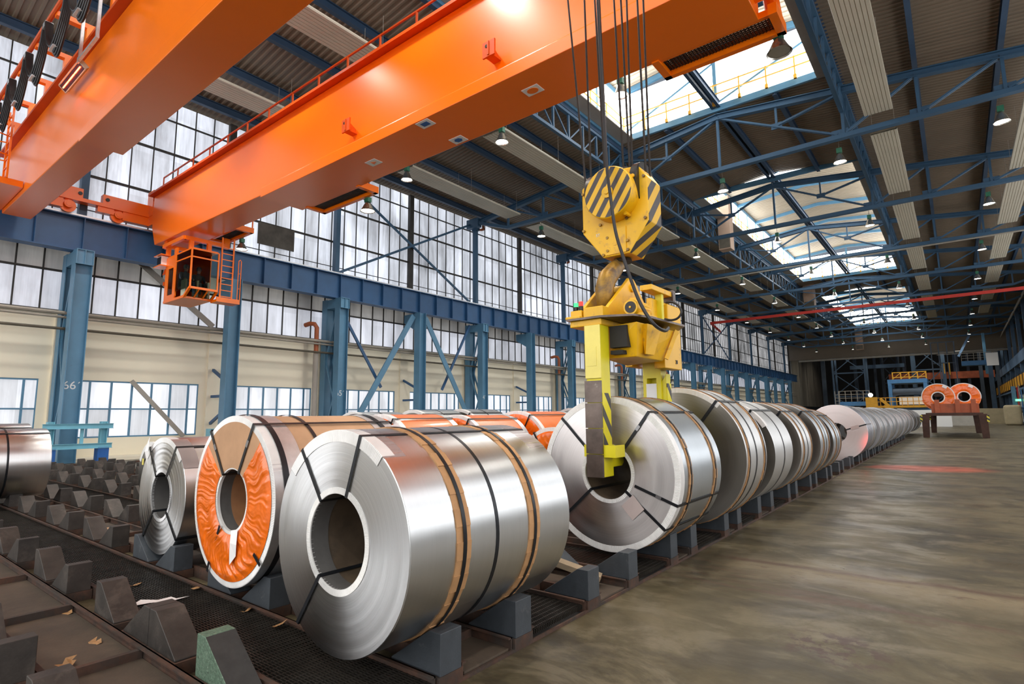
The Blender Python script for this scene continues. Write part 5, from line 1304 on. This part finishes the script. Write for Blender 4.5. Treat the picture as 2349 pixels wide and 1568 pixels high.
tp('guide_box', M['yellow_grn'], lambda m: m.box(-3.08, -3.03, 5.12, 5.25, 1.17, 1.29), leg)
tp('guide_box', [M['yellow_grn'], M['grease']], lambda m: (m.box(-2.841, -2.83, 5.1, 5.3, 1.17, 1.29), m.box(-2.83, -2.71, 5.1, 5.12, 1.17, 1.29), m.box(-2.73, -2.71, 5.1, 5.3, 1.17, 1.29), m.box(-2.8, -2.76, 5.15, 5.25, 1.19, 1.27, 1)), leg)
def farleg(m):
    m.box(-3.14, -3.09, 6.72, 6.9, .97, 2.25); m.box(-2.96, -2.9, 6.72, 6.9, .97, 2.25); m.box(-3.1, -2.95, 6.86, 6.9, .97, 2.25); m.box(-3.12, -2.92, 6.72, 6.9, 2.05, 2.4)
    m.hexa([(-2.9, 6.75, 1.5), (-2.86, 6.75, 1.5), (-2.86, 6.88, 1.5), (-2.9, 6.88, 1.5), (-2.9, 6.75, 2.0), (-2.84, 6.75, 2.1), (-2.84, 6.88, 2.1), (-2.9, 6.88, 2.0)])
fl_ = tp('far_leg', M['yellow_grn'], farleg)
tp('hazard_bands', M['haz2'], lambda m: m.box(-2.86, -2.835, 6.76, 6.88, 1.55, 1.98), fl_)
tp('gripper_foot', M['yellow_grn'], lambda m: m.box(-3.08, -2.95, 6.5, 6.72, .98, 1.2), fl_)
tp('slider', M['white'], lambda m: m.box(-3.09, -2.96, 6.7, 6.86, 1.62, 1.98), fl_)
tp('carriage_beam', M['yellow'], lambda m: (m.box(-3.25, -2.75, 6.55, 6.95, 2.25, 2.42), m.box(-2.86, -2.72, 6.45, 6.98, 2.15, 2.75), m.box(-3.3, -3.2, 6.55, 6.95, 2.2, 2.5)), bev=.008)
text('28', .07, M['black'], basis((0, 1, 0), (0, 0, 1), (-2.715 - TG[0], 6.8 - TG[1], 2.24 - TG[2])), tg, 'number_mark')
def bodyf(m):
    m.box(-3.22, -2.84, 5.12, 6.6, 2.53, 2.6)
    m.hexa([(-2.98, 5.42, 2.2), (-2.6, 5.42, 2.2), (-2.6, 6.1, 2.2), (-3.2, 6.4, 2.2), (-3.22, 5.45, 2.55), (-2.52, 5.3, 2.55), (-2.48, 6.35, 2.55), (-3.22, 6.5, 2.55)])
bd = tp('main_body', M['yellow'], bodyf, bev=.01)
tp('rim_plate', M['scuff'], lambda m: m.prism([(-3.24, 5.08), (-2.82, 5.08), (-2.52, 5.22), (-2.44, 5.5), (-2.4, 6.3), (-2.6, 6.6), (-3.24, 6.6)], 'z', 2.6, 2.622), bd)
tp('gear_opening_shade', M['pit'], lambda m: (m.box(-2.84, -2.64, 5.3, 5.42, 2.3, 2.53), m.box(-2.84, -2.7, 5.31, 5.42, 2.23, 2.27)), bd)  # black box stands in for the shade inside the opening
tp('rib', M['yellow'], lambda m: (m.hexa([(-2.57, 5.56, 2.23), (-2.54, 5.52, 2.23), (-2.53, 5.72, 2.23), (-2.57, 5.7, 2.23), (-2.54, 5.44, 2.54), (-2.47, 5.44, 2.54), (-2.47, 5.8, 2.54), (-2.53, 5.8, 2.54)])), bd, .004)
tp('rib', M['yellow'], lambda m: m.bar((-2.55, 6.08, 2.22), (-2.46, 6.2, 2.55), .02, .05), bd)
tp('warning_sticker', M['white'], lambda m: m.tube((-2.545, 5.66, 2.33), (-2.52, 5.66, 2.335), .018, 14), bd)
# hook yoke and machinery on top
def yoke(m):
    for x in (-3.27, -2.95): m.prism([(5.35, 2.62), (6.55, 2.62), (6.5, 2.8), (6.12, 3.16), (6.06, 3.2), (5.96, 3.2), (5.9, 3.15), (5.42, 2.78)], 'x', x, x + .045)
    m.tube((-3.3, 6.0, 3.08), (-2.88, 6.0, 3.08), .05, 14)
    m.box(-3.225, -2.95, 5.35, 5.38, 2.62, 2.76); m.box(-3.34, -3.225, 5.35, 5.5, 2.63, 2.74)
yk = tp('hook_yoke', M['yellow'], yoke, bev=.006)
tp('front_box', M['yellow'], lambda m: (m.box(-3.1, -2.86, 5.2, 5.35, 2.625, 2.75), m.box(-3.26, -3.12, 5.2, 5.33, 2.625, 2.73), m.box(-3.28, -3.1, 5.12, 5.2, 2.625, 2.655)), yk, .008)
def motor(m):
    c = at(1446, 704, 5.36); y0 = 5.36
    m.lathe([(0, 0), (.08, 0), (.088, .012), (.088, .1), (.082, .11), (.082, .34), (.05, .36), (0, .36)], c=(c.x, y0, c.z), ax='y', n=24)
    for k in range(14):
        a = 2 * pi * k / 14; m.bar((c.x + .084 * cos(a), y0 + .13, c.z + .084 * sin(a)), (c.x + .084 * cos(a), y0 + .32, c.z + .084 * sin(a)), .006, .014)
    m.box(c.x - .05, c.x + .03, y0 + .1, y0 + .2, c.z + .07, c.z + .12)
mo = tp('motor', M['yellow'], motor)
def fan(m): c = at(1446, 704, 5.36); m.tube((c.x, 5.355, c.z), (c.x, 5.362, c.z), .062, 24); m.tube((c.x, 5.345, c.z), (c.x, 5.356, c.z), .012, 10, 1)
tp('fan_grille', [M['grease'], M['yellow']], fan, mo)
tp('motor_mount', M['yellow'], lambda m: m.box(-2.75, -2.5, 5.4, 5.75, 2.622, 2.66), mo)
tp('upper_beam', [M['yellow'], M['scuff']], lambda m: (m.box(-2.66, -2.52, 5.7, 6.25, 2.96, 3.02), m.box(-2.67, -2.5, 6.25, 6.32, 2.9, 3.04, 1)), bev=.006)
tp('upright', M['yellow_grn'], lambda m: m.box(-2.62, -2.54, 6.0, 6.06, 2.62, 2.97), bev=.005)
tp('rear_cabinet', M['yellow'], lambda m: (m.box(-2.95, -2.52, 6.12, 6.5, 2.62, 2.86), m.box(-2.66, -2.6, 5.85, 6.3, 2.66, 2.9)), bev=.01)
sg = tp('signal_lamps', M['grease'], lambda m: (m.box(-3.3, -3.12, 5.3, 5.36, 2.745, 2.752), m.tube((-3.25, 5.3, 2.752), (-3.25, 5.3, 2.79), .026, 14), m.tube((-3.185, 5.3, 2.752), (-3.185, 5.3, 2.795), .026, 14)))
tp('green_lens', M['sig_green'], lambda m: m.tube((-3.25, 5.3, 2.79), (-3.25, 5.3, 2.835), .025, 16), sg); tp('red_lens', M['sig_red'], lambda m: m.tube((-3.185, 5.3, 2.795), (-3.185, 5.3, 2.845), .025, 16), sg)
# ------------------------------------------------------------------ the far end of the hall
# loading frame with two orange coils
PB = (-.2, 43.5, 0)
t = thing('loading_frame', 'long dark steel loading frame on four legs in the aisle, carrying two orange coils', 'loading frame', PB)
MB(PB).box(-1.55, 1.2, 43.4, 54, 1.32, 1.5).build('deck', M['brown_steel'], t)
for x, y, f in ((-1.62, 43.5, -1), (1.22, 43.5, 1), (-1.5, 53.5, -1), (1.12, 53.5, 1)):
    m = MB(PB); m.hexa([(x - .16, y - .16, 0.001), (x + .16, y - .16, 0.001), (x + .16, y + .16, 0.001), (x - .16, y + .16, 0.001), (x - .2 - .05 * f, y - .2, 1.42), (x + .2 - .05 * f, y - .2, 1.42), (x + .2 - .05 * f, y + .2, 1.42), (x - .2 - .05 * f, y + .2, 1.42)])
    o = m.build('leg', M['brown_steel'], t)
    MB(PB).box(x + f * .17 - .06, x + f * .17 + .06, y - .23, y - .2, .95, 1.36).build('hazard_plate', stripes('hazard plate %d' % int(x * 9 + y), (.7, .6, .05), (.03, .03, .03), (0.6, 0, .8), .18), o)
m = MB(PB); m.box(-1.25, 1.05, 43.6, 43.75, 1.5, 2.05)
for x in (-.95, .05, .8): m.box(x - .12, x + .12, 43.5, 43.62, 1.5, 2.3)
m.box(-1.1, .9, 43.75, 47, 1.5, 1.62); m.build('coil_cradle', M['redblock'], t)
def ocoil(label, x, y, z, seed):
    c = coil(label, x, y, z, .84, 1.5, 'film_body', 'film_body', .3, 'orange coils on the loading frame', seg=72, rings=3, rough=0, name='wrapped_coil')
    film_face(c, .35, .79, 0, 2 * pi, amp=.035, seed=seed, na=160, nr=6); protector(c, .845, D2(-10), D2(190), .04, n=40); lip(c, .295, .36, .84, 1.5, rip=0, n=60)
    MB().box(-.12, .12, -.06, -.05, -.08, .1).build('paper_tag', M['paper'], c, (.38, 0, 1.48)).rotation_euler = (0, .5, 0)
ocoil('orange wrapped coil on the loading frame, the front left one', -.86, 43.9, 2.46, 21); ocoil('orange wrapped coil on the loading frame, set behind on the right', .42, 45.6, 2.5, 22)
def far(name, label, cat, group=None, loc=(0, 0, 0)): return thing(name, label, cat, loc, group)
def lat_tower(name, label, x0, x1, y0, y1, h, n, mat='dark_bld', w=.35):
    t = far(name, label, 'tower', 'lattice towers at the far end', ((x0 + x1) / 2, y0, 0)); L = ((x0 + x1) / 2, y0, 0)
    for x in (x0, x1):
        for y in (y0, y1): MB(L).box(x - w / 2, x + w / 2, y - w / 2, y + w / 2, 0.001, h).build('leg', M[mat], t)
    for k in range(n):
        za, zb = h * k / n, h * (k + 1) / n; m = MB(L); m.bar((x0, y0, zb - .1), (x1, y0, zb - .1), .25, .25); m.build('cross_bar', M[mat], t)
        m = MB(L); m.bar((x0, y0, za), (x1, y0, zb), .16, .16); m.bar((x1, y0, za), (x0, y0, zb), .16, .16); m.build('diagonal', M[mat], t)
    return t
M['far_blue'] = paint('far blue steelwork', (.085, .15, .24), .6, 0, .3, .4)
lat_tower('steel_tower', 'dark lattice tower behind the left end of the far machinery', -20.5, -14.6, 139, 143, 20, 4, 'far_blue')
lat_tower('steel_tower', 'blue lattice tower behind the blue and yellow machine', -6.3, -1.4, 140, 144, 20, 4, 'far_blue', .6)
lat_tower('steel_tower', 'dark lattice tower between the two blue towers', -12.5, -9.5, 150, 153, 20, 5)
for i, (x, y, w, h) in enumerate(((-23.5, 146, .8, 16), (-17.6, 150, .7, 18), (-13.6, 148, .5, 18), (-8.2, 148, .6, 18), (.6, 150, .9, 20), (2.6, 152, .5, 20), (4.4, 145, .6, 18), (5.6, 138, .7, 16), (7.0, 146, .6, 16))):
    o = MB().box(x - w / 2, x + w / 2, y, y + .6, 0.001, h).build('far_column', M['far_blue' if i in (4, 7) else 'dark_bld']); tag(o, 'dark upright column in the gloom of the far end, %s from the left wall' % nth(i), 'column', 'columns of the far end')
# closing walls of the dark far hall
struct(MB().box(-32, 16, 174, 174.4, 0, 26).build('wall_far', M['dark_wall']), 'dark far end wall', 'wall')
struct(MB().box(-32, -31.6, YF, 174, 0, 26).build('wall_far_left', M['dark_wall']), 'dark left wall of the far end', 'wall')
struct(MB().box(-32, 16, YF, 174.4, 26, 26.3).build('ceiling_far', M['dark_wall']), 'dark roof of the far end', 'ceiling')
# dim far bays of cladding beyond the last windows
for i in range(5):
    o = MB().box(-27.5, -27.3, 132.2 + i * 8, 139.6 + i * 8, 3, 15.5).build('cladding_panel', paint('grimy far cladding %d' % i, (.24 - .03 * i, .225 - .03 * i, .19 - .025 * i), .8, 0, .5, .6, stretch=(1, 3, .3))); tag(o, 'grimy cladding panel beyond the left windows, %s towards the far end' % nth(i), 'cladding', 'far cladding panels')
# gantries and platforms
def beamx(name, label, cat, x0, x1, y, z0, z1, mat, d=1.0):
    o = MB().box(x0, x1, y, y + d, z0, z1).build(name, M[mat]); tag(o, label, cat); return o
beamx('far_crane', 'dark red crane bridge in the gloom behind the blue and yellow machine', 'crane', -11, 6.5, 146, 8.2, 9.6, 'redblock', 1.5)
beamx('steel_beam', 'dusty blue cross beam high at the far end', 'beam', -18, -8, 145, 11.0, 11.8, 'far_blue')
t = far('far_gallery', 'blue gallery with railings high at the far end, right of the blue towers', 'gallery', None, (2.5, 112, 8.5)); L = (2.5, 112, 8.5)
MB(L).box(1.2, 4.4, 112, 114, 8.6, 9.3).build('deck_edge', M['machine_blue'], t)
m = MB(L)
for z in (9.7, 10.1, 10.5): m.bar((1.2, 112, z), (5.2, 112, z), .05, .05)
for k in range(6): m.box(1.2 + k * .75, 1.26 + k * .75, 111.97, 112.03, 9.3, 10.5)
m.build('railing', M['grey_pipe'], t)
MB(L).box(3.95, 4.3, 112.2, 112.6, 7.2, 13.5).build('post', M['blue_col'], t)
o = MB().bar((.9, 114, 10.2), (2.6, 114, 13.6), .3, .3).build('stair_stringer', M['far_blue']); tag(o, 'blue sloping stair beam above the far gallery', 'stairs')
M['far_win'] = glow('far lit opening', (1., .93, .85), 1.1)
for i, (x, z, w, h) in enumerate(((-.6, 12.55, .9, .7), (1.4, 12.7, 1.7, .55), (1.0, 11.2, .8, 1.6))):
    o = MB().box(x - w / 2, x + w / 2, 133, 133.1, z + 1.2, z + 1.2 + h).build('window_far_%d' % (i + 1), M['far_win']); struct(o, 'bright opening in the dark far end, %s of three' % nth(i), 'window')
t = far('hoist_cage', 'dim yellow hoist gantry in front of the dark far end', 'gantry', None, (-.8, 118, 0)); L = (-.8, 118, 0)
m = MB(L)
for x in (-2.6, -1.6, -.5, .5): m.box(x - .08, x + .08, 118, 118.2, 0.001, 13)
for z in (5.5, 9.5, 13): m.box(-2.7, .6, 118, 118.2, z, z + .15)
m.build('frame', M['dark_bld'], t); m = MB(L); m.box(-.45, -.3, 117.9, 118, 7.6, 9.6); m.box(-1.15, -1.0, 117.9, 118, 7.8, 9.5); m.build('yellow_post', M['yellow_rail'], t); MB(L).box(-2.8, .8, 117.5, 118, 4.0, 5.3).build('machine_box', M['brown_steel'], t)
# white hanging board
o = MB().box(3.55, 4.75, 95, 95.12, 7.4, 9.05).build('hanging_board', M['white']); tag(o, 'plain white board hanging high at the right of the far hall', 'board')
o = MB().bar((-1.5, 95, 9.15), (4.75, 95, 9.15), .06, .06).build('board_rail', M['grey_pipe']); tag(o, 'thin rail carrying the white hanging board', 'rail')
# blue and yellow machine
L = (-4.2, 80, 0); t = far('coil_machine', 'blue machine frame with a yellow railing on top, behind the row of coils', 'machine', None, L)
for i, x in enumerate((-6.0, -2.6)):
    for y in (80, 84): MB(L).box(x - .18, x + .18, y - .18, y + .18, 0.001, 5.3).build('post', M['machine_blue'], t)
MB(L).box(-6.2, -2.4, 79.8, 84.2, 4.9, 5.35).build('top_frame', M['machine_blue'], t)
m = MB(L); m.tube((-5.8, 80.3, 3.9), (-2.8, 80.3, 3.9), .45, 12); m.bar((-5.8, 80.1, 3.5), (-2.9, 80.1, 4.3), .2, .3); m.build('roller', M['dark_bld'], t)
m = MB(L)
for z in (5.6, 6.15): m.bar((-5.7, 80, z), (-2.5, 80, z), .09, .09)
for k in range(5): m.box(-5.7 + k * .8, -5.6 + k * .8, 79.95, 80.05, 5.35, 6.2)
for k in range(4): m.bar((-5.65 + k * .8, 80, 5.4), (-4.85 + k * .8, 80, 6.1), .06, .06)
m.build('railing', M['yellow_rail'], t)
m = MB(L); m.box(-8.0, -2.2, 78.2, 79.6, 2.05, 2.3)
m.build('walkway', M['yellow_rail'], t)
m = MB(L)
for z in (2.75, 3.2): m.bar((-8.0, 78.2, z), (-2.2, 78.2, z), .07, .07)
for k in range(12): m.box(-8.0 + k * .52, -7.93 + k * .52, 78.17, 78.24, 2.3, 3.2)
m.box(-8.4, -7.2, 78.15, 78.25, 2.1, 3.3); m.build('walkway_railing', M['yellow_rail'], t)
m = MB(L); m.bar((-6.9, 77.9, 3.1), (-4.4, 77.9, .4), .12, .3); m.bar((-6.6, 77.9, 2.3), (-4.2, 77.9, .1), .12, .25); m.build('stair', M['yellow_rail'], t)
MB(L).box(-5.2, -2.3, 79.6, 80, 2.4, 3.3).build('lit_panel', M['white'], t); MB(L).box(-6.8, -2, 79.4, 79.8, 1.3, 2.0).build('base_beam', M['machine_blue'], t)
o = MB().box(-5.8, -.5, 74, 75, 0.001, 1.75).build('barrier_block', M['white']); tag(o, 'white panelled low wall behind the last coils of the aisle row', 'low wall')
o = MB().box(-7.6, -6.9, 76, 76.7, 0.001, 1.9).build('dark_pump', M['grease']); tag(o, 'small black drum like machine at the foot of the yellow stairs', 'machine')
# blue inspection platform left of it
L = (-9.7, 80, 0); t = far('inspection_platform', 'blue inspection platform with grey railings, left of the blue and yellow machine', 'platform', None, L)
for x in (-11.0, -8.4): MB(L).box(x - .15, x + .15, 79.9, 80.2, 0.001, 2.4).build('post', M['machine_blue'], t)
MB(L).box(-11.3, -8.1, 79.8, 82, 2.35, 2.85).build('deck', M['machine_blue'], t)
m = MB(L)
for z in (3.3, 3.75, 4.15): m.bar((-11.3, 79.8, z), (-8.1, 79.8, z), .05, .05)
for k in range(6): m.box(-11.3 + k * .63, -11.24 + k * .63, 79.77, 79.83, 2.85, 4.15)
m.build('railing', M['grey_pipe'], t); m = MB(L)
for k in range(10): m.bar((-11.75, 79.8, .3 + k * .38), (-11.35, 79.8, .3 + k * .38), .04, .04)
for x in (-11.75, -11.35): m.bar((x, 79.8, 0.02), (x, 79.8, 4.2), .06, .06)
m.build('ladder', M['grey_pipe'], t)
m = MB(L); m.box(-10.3, -8.9, 79.6, 79.9, 1.9, 2.15); m.box(-10.0, -9.8, 79.6, 79.9, 0.001, 1.9); m.box(-9.4, -9.2, 79.6, 79.9, 0.001, 1.9); m.build('yellow_stand', M['yellow_rail'], t)
MB(L).tube((-8.0, 79.7, 3.6), (-8.0, 79.6, 3.6), .25, 16).build('round_lamp', glow('lit round lamp', (1, .95, .8), 3), t)
# low concrete wall behind the loading frame
o = MB().box(-1.5, 2.1, 80, 80.6, 0.001, 1.15).build('concrete_barrier', M['concrete_blk']); tag(o, 'pale low concrete barrier seen between the legs of the loading frame', 'barrier')
# right hand side
L = (7.4, 90, 0)
for i in range(9):
    y = 84 + i * 9.5; t = thing('steel_column', 'dark blue column of the right side runway, %s from the frame edge' % nth(i), 'column', (7.6, y, 0), 'right side columns')
    MB((7.6, y, 0)).box(7.3, 7.9, y - .3, y + .3, 0.001, 8.0).build('shaft', M['far_blue'], t); MB((7.6, y, 0)).box(7.4, 7.8, y - .2, y + .2, 9.4, 15.4).build('upper_post', M['far_blue'], t)
o = MB().box(7.2, 7.7, 70, 174, 8.0, 9.4).build('runway_girder', M['far_blue']); tag(o, 'dark blue crane runway girder along the right side', 'girder')
t = thing('side_gallery', 'ochre panelled gallery along the right side of the far hall', 'gallery', (7.0, 94, 4.4)); L = (7.0, 94, 4.4)
m = MB(L); m.box(6.95, 7.05, 90, 158, 4.9, 6.3); m.build('parapet', M['yellow_rail'], t); m = MB(L); m.box(6.9, 7.6, 90, 158, 4.35, 4.6); m.build('deck', M['far_blue'], t)
m = MB(L); y = 92
while y < 158: m.box(6.88, 6.95, y - .08, y + .08, 4.6, 6.5); y += 4.4
m.build('stanchion', M['brown_steel'], t)
for k in range(3):
    o = MB().tube((7.0 + .12 * k, 84, 14.6 + .35 * k), (7.0 + .12 * k, 128, 14.2 + .35 * k), .08, 6).build('service_pipe', M['grey_pipe']); tag(o, 'thin service pipe high along the right side, %s from below' % nth(k), 'pipe', 'service pipes on the right side')
t = thing('storage_rack', 'rack of pale packages at the right edge of the hall', 'rack', (6.1, 86, 0)); L = (6.1, 86, 0)
m = MB(L)
for y in (80, 84, 88, 92):
    for x in (5.75, 6.6): m.box(x - .06, x + .06, y - .06, y + .06, 0.001, 3.9)
for z in (.2, 1.9): m.box(5.7, 6.65, 80, 92, z, z + .12)
m.build('frame', M['machine_blue'], t)
rnd = random.Random(9); pk = None
for z in (.33, 2.03):
    for k in range(8):
        y = 80.2 + k * 1.45; h = rnd.uniform(1.0, 1.5)
        o = MB((0, 0, 0)).box(-.32, .32, 0, 1.2, 0, h).build('package', M[('white', 'concrete_blk', 'grey_pipe')[k % 3]], None, (6.15, y, z)); tag(o, '%s package on the %s shelf of the rack, %s from the near end' % (('white', 'buff', 'grey')[k % 3], 'lower' if z < 1 else 'upper', nth(k)), 'package', 'packages on the rack')
o = MB().box(4.05, 5.5, 82, 83.5, 0.001, 2.2).build('beige_cabinet', M['beige']); tag(o, 'beige round-cornered cabinet beside the storage rack', 'cabinet'); bv = o.modifiers.new('b', 'BEVEL'); bv.width = .25; bv.segments = 4
o = MB().box(1.6, 4.6, 92, 93, 0.001, 1.9).build('beige_wall', M['beige']); tag(o, 'low beige enclosure behind the beige cabinet', 'enclosure')
t = thing('exit_sign', 'small green lit exit sign above the beige cabinet', 'sign', (5.5, 84, 2.6)); MB((5.5, 84, 2.6)).box(5.2, 6.0, 84, 84.08, 2.62, 2.86).build('lit_face', M['exit'], t); MB((5.5, 84, 2.6)).box(5.55, 5.65, 84.02, 84.08, 2.86, 4.4).build('bracket', M['grey_pipe'], t)
o = MB().box(5.0, 5.35, 84.6, 85.2, 0.001, 4.3).build('blue_post', M['blue_col']); tag(o, 'light blue post behind the green exit sign', 'post')
o = MB().box(5.45, 5.55, 84.6, 85.2, 0.001, 4.2).build('red_post', M['red']); tag(o, 'red post beside the green exit sign', 'post')
# ------------------------------------------------------------------ light, world, camera
w = bpy.data.worlds.new('world'); sc.world = w; w.use_nodes = True
w.node_tree.nodes['Background'].inputs[0].default_value = (.75, .85, 1, 1); w.node_tree.nodes['Background'].inputs[1].default_value = .25
def light(kind, name, loc, energy, col=(1, 1, 1), rot=(0, 0, 0), **kw):
    d = bpy.data.lights.new(name, kind); d.energy = energy; d.color = col
    for k, v in kw.items(): setattr(d, k, v)
    o = bpy.data.objects.new(name, d); COL.objects.link(o); o.location = loc; o.rotation_euler = rot; return o
# the bell lamps also light the hall beneath the first trusses (warm white)
for j in range(0, 10):
    for x in (-20.8, -14.6, -8.85, -3.35, 2.5):
        light('SPOT', 'bell_lamp_light', (x, TY[j] + .45, 13.38), 1000, (1, .96, .88), spot_size=radians(120), spot_blend=.6, shadow_soft_size=.25)
for y in (-6, 5.8):
    for x in (-20.8, -14.6, -8.85, -3.35, 2.5):
        light('SPOT', 'bell_lamp_light', (x, y, 13.38), 1000, (1, .96, .88), spot_size=radians(120), spot_blend=.6, shadow_soft_size=.25)
for x in (-18, -4, 4):
    for y in (137, 152): light('SPOT', 'far_hall_light', (x, y, 19), 1500, (1, .9, .75), spot_size=radians(130), spot_blend=.6, shadow_soft_size=.25)
# red warning lamp on the crane throwing a band across the aisle ahead
src = Vector((-1.7, 10.2, 8.7)); tgt = Vector((-.8, 19.9, 0))
o = light('SPOT', 'red_warning_light', src, 30000, (1, .03, .02), (tgt - src).to_track_quat('-Z', 'Z').to_euler(), spot_size=radians(15), spot_blend=.9, shadow_soft_size=.03)
o.scale = (1, .5, 1)
cam = bpy.data.cameras.new('camera'); cam.sensor_width = 36; cam.lens = 36 * FPX / 2349; cam.clip_start = .05; cam.clip_end = 500
co = bpy.data.objects.new('camera', cam); COL.objects.link(co); co.location = (0, 0, CAM_H); co.rotation_euler = EUL
sc.camera = co
sc.view_settings.view_transform = 'Standard'; sc.view_settings.look = 'None'; sc.view_settings.gamma = 1; sc.view_settings.use_curve_mapping = False
sc.view_settings.exposure = 0.2
sc.cycles.use_denoising = True; sc.cycles.max_bounces = 8; sc.cycles.diffuse_bounces = 4; sc.cycles.glossy_bounces = 4; sc.cycles.transmission_bounces = 6
sc.cycles.sample_clamp_indirect = 8; sc.cycles.caustics_reflective = False; sc.cycles.caustics_refractive = False
